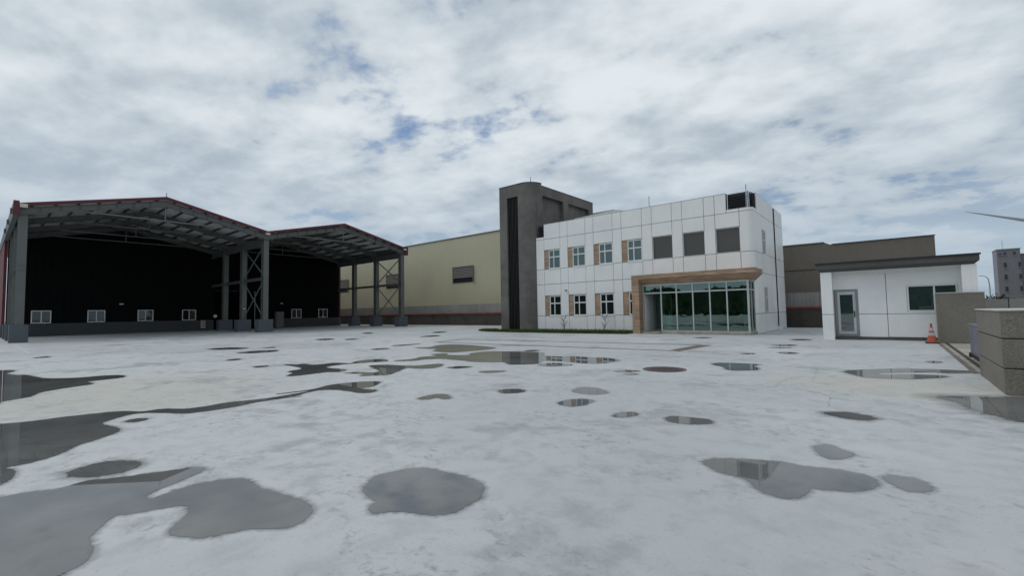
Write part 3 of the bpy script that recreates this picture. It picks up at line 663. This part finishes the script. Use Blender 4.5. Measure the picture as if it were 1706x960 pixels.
for i, (a, b_) in enumerate(BAY):
    if i < 4:
        for lo, z0, z1 in ((1, 1.165, 2.73), (0, 4.84, 6.34)):
            w = .41
            sp = MB().box(a + .02, a + w, YF + .03, YF + .115, z0 + .01, z1 - .01).build('side_panel', 'shutter', off)
            tag(sp, 'brown tiled panel beside the window')
            wn = window(off, 'y', YF + .035, a + w + .01, b_ - .01, z0, z1 - .01, [.42], [.62], 'frame', 'glass_low' if lo else 'glass_up', .075, .08)
            MB().box(a + w - .02, b_ + .02, YF - .03, YF + .034, z0 - .05, z0 - .003).build('sill', 'frame', wn)
    else:
        rv_ = MB().box(a, a + .02, YF + .03, YF + .30, 4.84, 6.34).box(b_ - .02, b_, YF + .03, YF + .30, 4.84, 6.34).box(a + .02, b_ - .02, YF + .03, YF + .30, 6.32, 6.34).box(a + .02, b_ - .02, YF + .03, YF + .30, 4.84, 4.86)
        rv_.build('reveal', 'white', off)
        window(off, 'y', YF + .16, a + .021, b_ - .021, 4.861, 6.319, [], [], 'alu_dark', 'glass_grey', .03, .08)
# rounded corner panels running on along the right side
def corner(x0, y1, z0, z1, r=0.33):
    pts = [(x0 + G / 2, YF)] + [(XR - r + r * math.sin(t_), YF + r - r * math.cos(t_)) for t_ in [k * math.pi / 16 for k in range(9)]] + [(XR, y1 - G / 2)]
    ins = [(XR - .10, y1 - G / 2)] + [(XR - r + (r - .1) * math.sin(t_), YF + r - (r - .1) * math.cos(t_)) for t_ in [k * math.pi / 16 for k in range(8, -1, -1)]] + [(x0 + G / 2, YF + .10)]
    return MB().prism(pts + ins, 'z', z0 + G / 2, z1 - G / 2).build('corner_panel', 'white', off, smooth=True)
def sidep(y0, y1, z0, z1, x=XR):
    return MB().box(x - .10, x, y0 + .002, y1 - .002, z0 + G / 2, z1 - G / 2).build('panel', 'white', off)
for r in range(5):
    z0, z1 = ZL[r], ZL[r + 1]
    if r == 4:
        corner(-6.72, 30.05, 7.24, 7.44); sidep(30.05, 35.02, z0, z1)
    elif r in (1, 3):
        zw0, zw1 = (1.165, 2.73) if r == 1 else (4.84, 6.34)
        corner(-6.72, 31.25, z0 if r == 3 else z0, z1); sidep(32.35, 35.02, z0, z1); sidep(31.25, 32.35, zw1 + .01, z1)
        sp = MB().box(XR - .10, XR - .03, 31.26, 31.62, zw0, zw1).build('side_panel', 'shutter', off)
        window(off, 'x', XR - .03, 31.63, 32.34, zw0, zw1, [.5], [.62], 'frame', 'glass_up', .06, .07, out=1)
    else:
        corner(-6.72, 35.02, z0, z1)
    sidep(35.22, 38.0, z0, min(z1, 8.36), XR + .03)
MB().tube([(XR - .0, 35.12, .25), (XR - .0, 35.12, 8.3)], .06, 10).build('downpipe', 'joint', off)
box('downpipe_foot', 'white2', off, XR - .05, XR + .22, 35.03, 35.21, 0, .24)
cap = MB().box(-21.02, -7.43, YF + .01, YF + .32, TP + .002, TP + .03).box(XR - .31, XR - .01, 30.06, 35.0, TP + .002, TP + .03)
cap.build('parapet_cap', 'alu', off)
# black louvres at both ends of the parapet
lv = MB().box(-7.41, -7.37, YF + .06, YF + .10, 7.46, TP).box(XR - .26, XR - .22, YF + .22, YF + .26, 7.46, TP + .02).box(XR - .09, XR - .05, 30.0, 30.04, 7.46, TP)
lv.build('louvre_post', 'louvre', off)
box('louvre_back', 'fin', off, -7.36, XR - .37, YF + .20, YF + .22, 7.45, TP - .02); box('louvre_back', 'fin', off, XR - .22, XR - .20, YF + .38, 30.0, 7.45, TP - .02)
box('louvre_back', 'fin', off, -21.66, -21.03, YF + .20, YF + .22, 7.45, TP - .02)
for k in range(7):
    z = 7.47 + k * .135
    MB().prism([(YF + .02, z), (YF + .12, z + .05), (YF + .12, z + .065), (YF + .02, z + .02)], 'x', -7.36, XR - .20).build('louvre_slat', 'louvre', off)
    MB().prism([(XR - .02, z), (XR - .12, z + .05), (XR - .12, z + .065), (XR - .02, z + .02)], 'y', YF + .22, 29.99).build('louvre_slat', 'louvre', off)
    MB().prism([(YF + .02, z), (YF + .12, z + .05), (YF + .12, z + .065), (YF + .02, z + .02)], 'x', -21.66, -21.03).build('louvre_slat', 'louvre', off)
for x, y, z0, z1 in ((-12.64, 30, 8.2, 9.4), (-6.42, 29.6, 7.29, 8.95)):
    MB().tube([(x, y, 7.28), (x, y, z1)], .022, 6).build('lightning_rod', 'alu_dark', off)
MB().prism([(-20.6, 8.3), (-20.6, 9.46), (-16.75, 9.62), (-16.25, 9.52), (-16.25, 8.3)], 'y', 33, 36.5).build('roof_hut', 'white2', off)
box('roof_hut_base', 'white2', off, -20.5, -16.4, 33.1, 36.4, 7.28, 8.31)
MB().box(-19.04, -18.92, YF - .16, YF - .001, 3.04, 3.15).build('wall_camera', 'alu_dark', off)
# entrance portal
por = MB().box(-12.74, -12.26, 27.0, YF - .003, 0, 3.439)
por.add([(-12.74, 27, 3.44), (-5.62, 27, 3.44), (-5.62, 28.975, 3.44), (-12.74, 28.975, 3.44), (-12.74, 27, 3.70), (-5.62, 27, 3.70), (-5.62, 28.975, 3.70), (-12.74, 28.975, 3.70)],
        [(4, 5, 6, 7), (0, 1, 5, 4), (1, 2, 6, 5), (3, 0, 4, 7)])
por.add([(-12.26, 27, 3.44), (-5.62, 27, 3.44), (-5.62, 28.975, 3.44), (-12.26, 27.5, 3.07), (-6.02, 27.5, 3.07), (-6.02, 28.975, 3.07)],
        [(0, 1, 4, 3), (1, 2, 5, 4)])
port = por.build('entrance_portal', 'trav', off)
box('plinth', 'silt', off, -12.25, -6.0, 27.22, YF - .003, 0, .13)
box('plinth_step', 'silt', off, -12.0, -11.0, 26.95, 27.215, 0, .07)
gl_ = (-12.2, -11.03, -10.07, -9.10, -8.13, -7.20, -6.10)
GY = 27.5
fr_ = MB()
for i, x in enumerate(gl_):
    w = .035 if i < 6 else .05
    fr_.box(x - w, x + w, GY, GY + .10, .13, 3.068)
fr_.box(gl_[0], gl_[-1], GY + .012, GY + .088, 3.0, 3.068).box(gl_[0], gl_[-1], GY + .012, GY + .088, 2.50, 2.58).box(gl_[1], gl_[-1], GY + .012, GY + .088, .131, .20)
for y in (28.2, 28.90): fr_.box(-6.14, -6.06, y - .035, y + .035, .13, 3.068)
fr_.box(-6.13, -6.07, GY + .1, 28.95, 3.0, 3.068).box(-6.13, -6.07, GY + .1, 28.95, 2.50, 2.58).box(-6.13, -6.07, GY + .1, 28.95, .131, .20)
gf = fr_.build('glazing_frame', 'alu', off)
for i in range(6):
    if i: box('glass_panel', 'glass_lobby', gf, gl_[i] + .036, gl_[i + 1] - .036, GY + .045, GY + .055, .201, 2.499)
    box('glass_panel', 'glass_lobby', gf, gl_[i] + .036, gl_[i + 1] - .036, GY + .045, GY + .055, 2.581, 2.999)
for y0, y1 in ((27.61, 28.16), (28.24, 28.86)):
    box('glass_panel', 'glass_lobby', gf, -6.105, -6.095, y0, y1, .201, 2.499); box('glass_panel', 'glass_lobby', gf, -6.105, -6.095, y0, y1, 2.581, 2.999)
box('porch_wall', 'white2', off, -12.25, -12.16, 27.62, 29.05, .131, 3.06)
# recessed entrance door beyond the open bay
dw = MB().box(-12.15, -11.0, 29.18, 29.24, .165, .25).box(-12.15, -12.08, 29.18, 29.24, .25, 2.5).box(-11.07, -11.0, 29.18, 29.24, .25, 2.5).box(-12.15, -11.0, 29.18, 29.24, 2.5, 2.58).build('entrance_door', 'alu_dark', off)
box('pane', 'glass_lobby', dw, -12.07, -11.08, 29.2, 29.21, .26, 2.49)
box('handle', 'alu', dw, -11.2, -11.16, 29.12, 29.175, .9, 1.4)

# stair tower
r_ = 1.22; tx0, tx1, ty0, ty1 = -25.15, -21.63, 28.4, 37.97
arc = [(tx1 - r_ + r_ * math.sin(t_), ty0 + r_ - r_ * math.cos(t_)) for t_ in [k * math.pi / 28 for k in range(15)]]
sx0, sx1, sz1 = -24.33, -23.15, 11.03
tw = MB()
tw.prism([(tx0, ty0), (sx0, ty0), (sx0, ty0 + .5), (tx0, ty0 + .5)], 'z', 0, 12.02)
tw.prism([(sx1, ty0)] + arc + [(tx1, 29.66), (sx1, 29.66)], 'z', 0, 12.02)
tw.box(sx0, sx1, ty0, ty0 + .5, sz1, 12.02)
tw.box(tx0, sx1 - .003, ty0 + .503, 29.66, 0, 12.019)
tw.box(tx0, tx1 - .35, 29.663, ty1, 0, 11.84)
yy = [29.664, 29.78, 32.88, 33.66, 37.26, ty1]
for a, b_ in ((yy[0], yy[1]), (yy[2], yy[3]), (yy[4], yy[5])): tw.box(tx1 - .347, tx1, a, b_, 7.3, 11.839)
for a, b_ in ((yy[1], yy[2]), (yy[3], yy[4])): tw.box(tx1 - .347, tx1, a + .001, b_ - .001, 11.06, 11.838)
twr = tw.build('stair_tower', 'tower', off, smooth=True)
tag(twr, 'dark grey stair tower with one rounded corner and tall finned slot')
box('slot_back', 'void', twr, sx0 + .002, sx1 - .002, ty0 + .42, ty0 + .49, .1, sz1)
for k in range(8):
    x = sx0 + .08 + k * (sx1 - sx0 - .16) / 7
    MB().box(x - .028, x + .028, ty0 + .12, ty0 + .26, .06, sz1 - .003).build('fin', 'fin2' if k % 2 else 'fin', twr)
MB().tube([(-22.6, 29.5, 12.0), (-22.6, 29.5, 12.75)], .022, 6).build('lightning_rod', 'fin', twr)
cp_ = [(tx0 - .02, ty0 - .02), (tx1 - r_, ty0 - .02)] + [(tx1 - r_ + (r_ + .02) * math.sin(t_), ty0 + r_ - (r_ + .02) * math.cos(t_)) for t_ in [k * math.pi / 28 for k in range(15)]] + [(tx1 + .02, 29.68), (tx0 - .02, 29.68)]
MB().prism(cp_, 'z', 12.022, 12.07).build('coping', 'fin', twr)
MB().box(tx0 - .02, tx1 + .02, 29.70, ty1 + .02, 11.842, 11.885).build('coping', 'fin', twr)

# ------------------------------------------------------------------ warehouses and boundary behind
def corrugated(x0, x1, y, z0, z1, pitch, depth, thick=.05):
    pts = []; x = x0
    while x < x1 - pitch:
        pts += [(x, y), (x + pitch * .68, y), (x + pitch * .76, y - depth), (x + pitch * .92, y - depth)]; x += pitch
    pts += [(x, y), (x1, y)]
    n = len(pts); vs = [(p[0], p[1], z0) for p in pts] + [(p[0], p[1], z1) for p in pts]
    mb = MB().add(vs, [(i, i + 1, n + i + 1, n + i) for i in range(n - 1)])
    mb.box(x0, x1, y + .002, y + thick, z0, z1); return mb
wh = thing('beige_warehouse', (-55, 50, 0), 'long beige metal clad warehouse behind the shed and stair tower', 'warehouse')
corrugated(-92, -21.0, 41.0, 0, 11.46, 1.0, .008).build('wall', 'beige', wh)
MB().prism([(41.06, 0), (41.06, 11.45), (52, 12.9), (63, 11.45), (63, 0)], 'x', -92, -21.0).build('hall', 'beige', wh)
box('eave_trim', 'vent', wh, -92.1, -20.9, 40.90, 41.1, 11.465, 11.60)
for x0, x1 in ((-44.62, -40.92), (-59.75, -56.0), (-74.9, -71.2)):
    v = MB().box(x0, x1, 40.93, 40.975, 5.5, 7.52).build('vent', 'void', wh)
    MB().box(x0 - .08, x0, 40.80, 40.97, 5.45, 7.6).box(x1, x1 + .08, 40.80, 40.97, 5.45, 7.6).box(x0, x1, 40.80, 40.97, 7.52, 7.6).build('frame', 'vent', v)
    for k in range(7):
        z = 6.12 + k * .198
        MB().prism([(40.82, z), (40.835, z - .01), (40.92, z + .165), (40.905, z + .175)], 'x', x0 + .003, x1 - .003).build('slat', 'vent', v)

bw = thing('taupe_warehouse', (-8, 46, 0), 'taupe brown metal clad warehouse rising behind the white guardhouse', 'warehouse')
corrugated(-20.6, 2.35, 41.3, 0, 6.17, .75, .012).build('wall', 'brown', bw)
box('hall', 'brown', bw, -20.6, 2.345, 41.36, 52, 0, 6.165); box('wall_joint', 'lowwall', bw, -20.6, 2.35, 41.27, 41.285, 4.33, 4.38)
MB().prism([(-20.6, 6.17), (-3.4, 6.17), (-3.75, 6.36), (-20.6, 6.36)], 'y', 41.5, 52).build('roof_upstand', 'brown', bw)
box('roof_edge', 'vent', bw, -20.6, -3.8, 41.45, 41.6, 6.361, 6.42); box('roof_edge', 'groof', bw, -3.3, 2.40, 41.22, 41.5, 6.171, 6.20)

bwl = thing('boundary_wall', (-40, 39, 0), 'weathered low boundary wall with corrugated fence and red pipe along the back', 'wall')
box('base_wall', 'lowwall', bwl, -88, 1.2, 38.85, 39.1, 0, 1.32, bevel=.01)
for k in range(44):
    x0 = -88 + k * 2.0
    if -22 < x0 < -8.2: continue
    corrugated(x0 + .01, x0 + 1.97, 38.98, 1.325, 2.55, .25, .03, .02).build('fence_panel', 'fence', bwl)
MB().tube([(-88, 38.80, 1.44), (1.1, 38.80, 1.44)], .075, 8).build('pipe', 'redpipe', bwl)
for k in range(18):
    x = -86.5 + k * 5
    if -22 < x < -6.5: continue
    MB().box(x - .03, x + .03, 38.79, 38.97, 1.322, 1.38).build('pipe_bracket', 'joint', bwl)

# ------------------------------------------------------------------ guardhouse
gh = thing('guardhouse', (0, 27.5, 0), 'small white single storey guardhouse with dark flat roof and glass door', 'guardhouse')
gy = 25.5
def gp(x0, x1, z0, z1): return box('panel', 'white2', gh, x0 + .01, x1 - .01, gy, gy + .08, z0 + .01, z1 - .01)
box('core_wall', 'joint', gh, -2.40, 2.50, gy + .09, 30.5, 0, 3.05)
box('panel', 'white2', gh, -1.178, -.21, gy, gy + .08, .13, 1.125); gp(-.2, 2.12, .13, 1.135); box('panel', 'white2', gh, -1.178, -.21, gy, gy + .08, 1.145, 2.92)
box('panel', 'white2', gh, -.19, .46, gy, gy + .08, 1.145, 2.92)
box('panel', 'white2', gh, .461, 2.04, gy, gy + .08, 2.34, 2.92); box('panel', 'white2', gh, .461, 2.04, gy, gy + .08, 1.145, 1.215)
box('panel', 'white2', gh, 2.041, 2.119, gy, gy + .08, 1.145, 2.92); box('panel', 'white2', gh, -2.069, -1.179, gy, gy + .08, 2.263, 2.92)
box('frieze', 'white2', gh, -2.069, 2.119, gy - .03, gy + .078, 2.922, 3.05)
box('plinth', 'groof', gh, -2.06, 2.11, gy - .03, gy + .07, 0, .125)
for x0, x1 in ((-2.49, -2.07), (2.12, 2.55)):
    box('pillar', 'white2', gh, x0, x1, 24.92, gy + .085, 0, 1.125); box('pillar', 'white2', gh, x0, x1, 24.92, gy + .085, 1.145, 3.05); box('pillar_core', 'joint', gh, x0 + .02, x1 - .02, 24.94, gy + .08, 1.12, 1.15)
for x0, x1 in ((-2.50, -2.41), (2.51, 2.58)): box('side_wall', 'white2', gh, x0, x1, gy + .09, 30.5, 0, 3.05)
# roof slab with chamfered lower edge
ro = [(-2.62, 24.80), (2.63, 24.80), (2.63, 31.0), (-2.62, 31.0)]; ri = [(-2.48, 24.94), (2.49, 24.94), (2.49, 30.86), (-2.48, 30.86)]
rv = [(x, y, 3.055) for x, y in ri] + [(x, y, 3.19) for x, y in ro] + [(x, y, 3.44) for x, y in ro]
rf = [(3, 2, 1, 0), (8, 9, 10, 11)] + [(i, (i + 1) % 4, 4 + (i + 1) % 4, 4 + i) for i in range(4)] + [(4 + i, 4 + (i + 1) % 4, 8 + (i + 1) % 4, 8 + i) for i in range(4)]
roof = MB().add(rv, rf).build('roof', 'groof', gh)
MB().box(-2.66, 2.67, 24.76, 24.795, 3.40, 3.47).box(-2.66, 2.67, 24.795, 31.04, 3.445, 3.47).build('edge_trim', 'joint', roof)
MB().box(-2.05, 2.1, 25.0, gy - .01, 3.03, 3.053).build('soffit', 'white2', roof)
d_ = MB().box(-2.05, -1.95, gy + .0, gy + .085, .13, 2.26).box(-1.28, -1.18, gy, gy + .085, .13, 2.26).box(-1.95, -1.28, gy, gy + .085, 2.16, 2.26).box(-1.95, -1.28, gy, gy + .085, .13, .23).build('door', 'alu_dark', gh)
MB().box(-1.945, -1.85, gy - .012, gy + .05, .235, 2.155).box(-1.38, -1.285, gy - .012, gy + .05, .235, 2.155).box(-1.85, -1.38, gy - .012, gy + .05, 2.02, 2.155).box(-1.85, -1.38, gy - .012, gy + .05, .235, .36).build('door_leaf', 'alu', d_)
box('pane', 'glass_guard', d_, -1.849, -1.381, gy + .01, gy + .025, .361, 2.019)
MB().box(-1.36, -1.32, gy - .06, gy - .04, 1.0, 1.28).box(-1.35, -1.33, gy - .041, gy - .013, 1.02, 1.05).box(-1.35, -1.33, gy - .041, gy - .013, 1.23, 1.26).build('handle', 'joint', d_)
box('door_step', 'groof', gh, -2.06, -1.16, 25.2, gy - .031, 0, .10)
gw = window(gh, 'y', gy - .01, .47, 2.03, 1.22, 2.335, [.55], [], 'frame', 'glass_guard', .06, .085)

# ------------------------------------------------------------------ gateway walls, gate, cone
w1 = thing('gate_pillar_wall', (1.95, 24.45, 0), 'tall plain tan granite wash wall standing beside the traffic cone', 'wall')
box('wall_body', 'granite2', w1, 1.30, 2.64, 24.3, 24.72, 0, 1.93, bevel=.012); box('coping', 'coping', w1, 1.29, 2.65, 24.29, 24.73, 1.931, 1.965)
w2 = thing('near_wall', (3, 12.5, 0), 'nearest low tan granite wash wall with two dark grooves and pale coping', 'wall')
wx, wy0, wy1 = 1.34, 10.95, 13.72
for i, (z0, z1) in enumerate(((0, .415), (.435, .905), (.925, 1.37))):
    box('course', 'granite', w2, wx, 9.0, wy0, wy1, z0, z1, bevel=.010)
box('core', 'groove', w2, wx + .02, 8.98, wy0 + .02, wy1 - .02, .4, .94)
box('coping', 'coping', w2, wx - .015, 9.0, wy0 - .015, wy1 + .015, 1.371, 1.395)
gt = thing('sliding_gate', (1.75, 16, 0), 'low lavender grey steel sliding gate end poking out behind the near wall', 'gate')
box('leaf', 'gate', gt, 1.62, 1.72, 13.8, 18.2, .10, .90, bevel=.02); box('bottom_rail', 'rubber', gt, 1.60, 1.74, 13.8, 18.3, .05, .12)
for y in (14.5, 18.15):
    MB().tube([(1.58, y, .065), (1.76, y, .065)], .062, 14).build('wheel', 'rubber', gt)
box('top_rail', 'gate', gt, 1.60, 1.74, 13.8, 18.22, .901, .95)
cn = thing('traffic_cone', (1.09, 23.95, 0), 'orange traffic cone with worn white bands beside the tan wall', 'traffic cone')
cx, cy = 1.09, 23.95
box('base', 'rubber', cn, cx - .20, cx + .20, cy - .20, cy + .20, 0, .045, bevel=.015)
def cone_seg(name, mat, z0, z1, r0, r1): return MB().tube([(cx, cy, z0), (cx, cy, z1)], [r0, r1], 24).build(name, mat, cn, smooth=True)
R_ = lambda z: .155 - (.155 - .028) * (z - .045) / .66
for z0, z1, mt, nm in ((.045, .30, 'orange', 'body'), (.30, .41, 'band', 'reflective_band'), (.41, .49, 'orange', 'body'), (.49, .59, 'band', 'reflective_band'), (.59, .705, 'orange', 'body')):
    cone_seg(nm, mt, z0, z1, R_(z0), R_(z1))
cone_seg('tip', 'rubber', .705, .76, .030, .024)

# ------------------------------------------------------------------ grass strip and saplings
gpoly = [(-27.6, 28.7), (-26.4, 26.9), (-24.5, 25.9), (-21, 25.6), (-16, 25.8), (-12.76, 26.1), (-12.76, 28.97), (-21.9, 28.97), (-25.3, 28.39), (-26.2, 28.9)]
tag(sheet('lawn_soil', 'turf', gpoly, 0.012), kind='structure')
def inside(p, poly):
    c = False; j = len(poly) - 1
    for i in range(len(poly)):
        if (poly[i][1] > p[1]) != (poly[j][1] > p[1]) and p[0] < (poly[j][0] - poly[i][0]) * (p[1] - poly[i][1]) / (poly[j][1] - poly[i][1]) + poly[i][0]: c = not c
        j = i
    return c
rg = random.Random(5); vs, fs = [], []
while len(fs) < 24000:
    p = (rg.uniform(-27.6, -12.7), rg.uniform(25.5, 29.0))
    if not inside(p, gpoly) or (-25.2 < p[0] < -21.7 and p[1] > 28.38): continue
    h = rg.uniform(.07, .17) * (1.5 if rg.random() < .06 else 1) * (1.35 if p[1] > 28.6 else 1); a = rg.uniform(0, 6.28); w = rg.uniform(.006, .012)
    l = Vector((math.cos(a), math.sin(a), 0)); s = Vector((-l.y, l.x, 0)) * w; lean = l * h * rg.uniform(.1, .7)
    o = len(vs); b0 = Vector((*p, .012)); vs += [tuple(b0 - s), tuple(b0 + s), tuple(b0 + lean + Vector((0, 0, h)))]; fs.append((o, o + 1, o + 2))
gm = MB(); gm.v = vs; gm.f = fs
tag(gm.build('grass', 'grass'), 'short green grass strip along the foot of the office', 'grass', kind='stuff')
def sapling(x, y, h, seed, label):
    r = random.Random(seed); t_ = thing('sapling', (x, y, 0), label, 'sapling', 'saplings in the grass strip')
    tops = []; mb = MB()
    base = Vector((x, y, 0)); lean = Vector((r.uniform(-.12, .12), r.uniform(-.05, .05), 0))
    trunk = [base + lean * (k / 5) * h + Vector((r.uniform(-.015, .015), 0, h * .75 * k / 5)) for k in range(6)]
    mb.tube(trunk, [.028 - .003 * k for k in range(6)], 6); br = MB()
    for k in range(10):
        s = trunk[r.randint(1, 5)]; a = r.uniform(0, 6.28); L = r.uniform(.18, .42) * h
        mid_ = s + Vector((math.cos(a) * L * .4, math.sin(a) * L * .3, L * .5)); e = mid_ + Vector((math.cos(a) * L * .35, math.sin(a) * L * .2, L * .55))
        br.tube([s, mid_, e], [.015, .011, .006], 5); tops += [mid_, e, mid_.lerp(e, .5), s.lerp(mid_, .7)]
    mb.build('trunk', 'bark', t_); br.build('branches', 'bark', t_)
    lf = MB()
    for p in tops:
        for _ in range(3):
            a = r.uniform(0, 6.28); d = Vector((math.cos(a), math.sin(a), r.uniform(-.5, .6))).normalized(); L = r.uniform(.05, .10)
            sd_ = d.cross(Vector((0, 0, 1))).normalized() * L * .28
            lf.add([p, p + d * L * .5 + sd_, p + d * L, p + d * L * .5 - sd_], [(0, 1, 2, 3)])
    tag(lf.build('leaves', 'leaf', t_), kind='stuff')
sapling(-18.78, 28.35, 1.15, 1, 'thin leaning sapling in the grass between the two left ground floor windows')
sapling(-15.55, 28.35, 1.25, 2, 'forked sapling in the grass below the third ground floor window')

# ------------------------------------------------------------------ far right background
ap = thing('apartment_building', (26, 186, 0), 'distant lilac grey apartment block with small dark windows at far right', 'building')
MB().box(22.4, 26.75, 180, 186.6, -.03, 16.1).build('wall', 'apart2', ap); MB().box(22.36, 22.397, 180.0, 186.6, -.03, 16.0).build('side_wall', 'apart', ap)  # thin paler sheet paints the light falling on the left face
MB().box(22.3, 26.85, 179.8, 186.7, 16.101, 16.32).build('parapet', 'apart', ap)
MB().box(26.76, 40, 181, 192, -.03, 14.6).build('annexe_wall', 'apart2', ap); MB().box(26.9, 40.1, 180.8, 192.1, 14.61, 14.85).build('annexe_parapet', 'apart', ap)
def apw(x0, x1, z0, z1, y=180):
    w = MB().box(x0, x1, y - .10, y - .003, z0, z1).build('window', 'apwin', ap)
    MB().box(x0 - .12, x1 + .12, y - .28, y - .11, z0 - .16, z0 - .02).build('sill', 'apart', w)
for z0 in (14.62,): apw(22.7, 23.35, z0 + .1, z0 + .5); apw(23.72, 24.15, z0, z0 + .7); apw(25.45, 25.9, z0, z0 + .7)
for z0 in (11.15, 7.9, 4.65): apw(23.58, 24.08, z0, z0 + 1.4); apw(26.28, 26.7, z0, z0 + 1.4)
for z0 in (11.15, 7.9, 4.65, 1.4):
    for x0 in (28.5, 32, 35.5): apw(x0, x0 + 1.2, z0, z0 + 1.4, 181)
MB().tube([(24.2, 185, 16.1), (24.2, 185, 19.2)], .05, 6).build('antenna', 'lamp_steel', ap)
MB().tube([(24.2, 185, 18.2), (24.5, 185, 18.4)], .04, 6).build('antenna_arm', 'lamp_steel', ap)

sl2 = thing('street_lamp', (12.62, 110, -0.03), 'grey street lamp with curved arm between guardhouse and apartment block', 'street lamp')
MB().tube([(12.62, 110, -.03), (12.60, 110, 4.6), (12.5, 110, 5.7), (12.2, 110, 6.1), (11.75, 110, 6.27)], [.11, .085, .075, .065, .055], 10).build('pole', 'lamp_steel', sl2)
MB().box(11.35, 11.82, 109.88, 110.12, 6.2, 6.31).build('lamp_head', 'lamp_steel', sl2)
box('base_plate', 'lamp_steel', sl2, 12.42, 12.82, 109.8, 110.2, -.03, .06)

wt = thing('wind_turbine', (84.5, 500, -0.03), 'distant wind turbine whose thin blade reaches in from the right edge', 'wind turbine')
hub = Vector((84.5, 498, 59.6))
MB().tube([(84.5, 502, -.03), (84.5, 502, 58.5)], [2.1, 1.3], 20).build('tower', 'blade', wt, smooth=True)
MB().box(83.2, 85.8, 499, 506, 58.3, 61.2).build('nacelle', 'blade', wt, bevel=.4)
MB().tube([(84.5, 496.6, 59.6), (84.5, 497.4, 59.6), (84.5, 499, 59.6)], [.4, 1.1, 1.3], 16).build('hub', 'blade', wt, smooth=True)
tip = Vector((46.3, 498, 74.0)); L = (tip - hub).length; a0 = math.atan2(tip.z - hub.z, tip.x - hub.x)
for k in range(3):
    a = a0 + k * 2 * math.pi / 3; d = Vector((math.cos(a), 0, math.sin(a))); n_ = Vector((-d.z, 0, d.x))
    mb = MB(); rings = []
    for u, ch, th in ((.02, .9, .9), (.07, 1.0, .8), (.2, 2.3, .5), (.5, 1.5, .3), (.8, .9, .18), (1.0, .25, .06)):
        c_ = hub + d * L * u; rings.append([c_ + n_ * ch * .35, c_ + Vector((0, -th * .5, 0)), c_ - n_ * ch * .65, c_ + Vector((0, th * .5, 0))])
    vs = [v for r in rings for v in r]; fs = [(i * 4 + j, i * 4 + (j + 1) % 4, i * 4 + 4 + (j + 1) % 4, i * 4 + 4 + j) for i in range(5) for j in range(4)] + [(3, 2, 1, 0), (20, 21, 22, 23)]
    mb.add(vs, fs).build('blade', 'blade', wt, smooth=True)

dwl = thing('roadside_wall', (12, 45, 0), 'low weathered panel wall beyond the gateway in front of the apartment block', 'wall')
box('base', 'lowwall', dwl, 4.0, 30, 45.0, 45.3, -.03, .5)
for k in range(13): box('panel', 'fence', dwl, 4.0 + k * 2 + .02, 5.96 + k * 2, 45.04, 45.22, .501, 1.80)
sh = thing('shrub', (5.6, 46.6, -0.03), 'dark low shrub showing over the roadside wall below the apartment block', 'shrub')
rs = random.Random(9); mb = MB()
for _ in range(1500):
    u = Vector((rs.gauss(0, 1), rs.gauss(0, 1), rs.gauss(0, 1))).normalized() * rs.random() ** .4
    p = Vector((5.6 + u.x * 1.0, 46.6 + u.y * .7, 1.35 + u.z * .8)); a = Vector((rs.gauss(0, 1), rs.gauss(0, 1), rs.gauss(0, 1))).normalized(); b_ = a.cross(Vector((0.3, .5, .8))).normalized()
    mb.add([p, p + a * .09 + b_ * .03, p + a * .16, p + a * .09 - b_ * .03], [(0, 1, 2, 3)])
tag(mb.build('leaves', 'shrub', sh), kind='stuff'); MB().tube([(5.6, 46.6, -.03), (5.6, 46.6, 1.2)], [.06, .03], 6).build('stem', 'bark', sh)

# windbreak across the road behind the viewer; it shows only as the dark band mirrored in the lobby glass
rw = random.Random(21); mb = MB()
for _ in range(15000):
    x = rw.uniform(-140, 60); hh = 6.2 + .5 * math.sin(x * .21) + .4 * math.sin(x * .53 + 1) + rw.uniform(-.4, .4)
    p = Vector((x, -66 + rw.uniform(-3, 3), -.03 + hh * rw.random() ** .8)); a = Vector((rw.gauss(0, 1), rw.gauss(0, .3), rw.gauss(0, 1))).normalized(); b_ = a.cross(Vector((.1, .95, .2))).normalized()
    mb.add([p - a * .9, p + b_ * .7, p + a * .9, p - b_ * .7], [(0, 1, 2, 3)])
tag(mb.build('windbreak_foliage', 'forest'), 'dark windbreak of trees mirrored in the lobby glass', 'trees', kind='stuff')
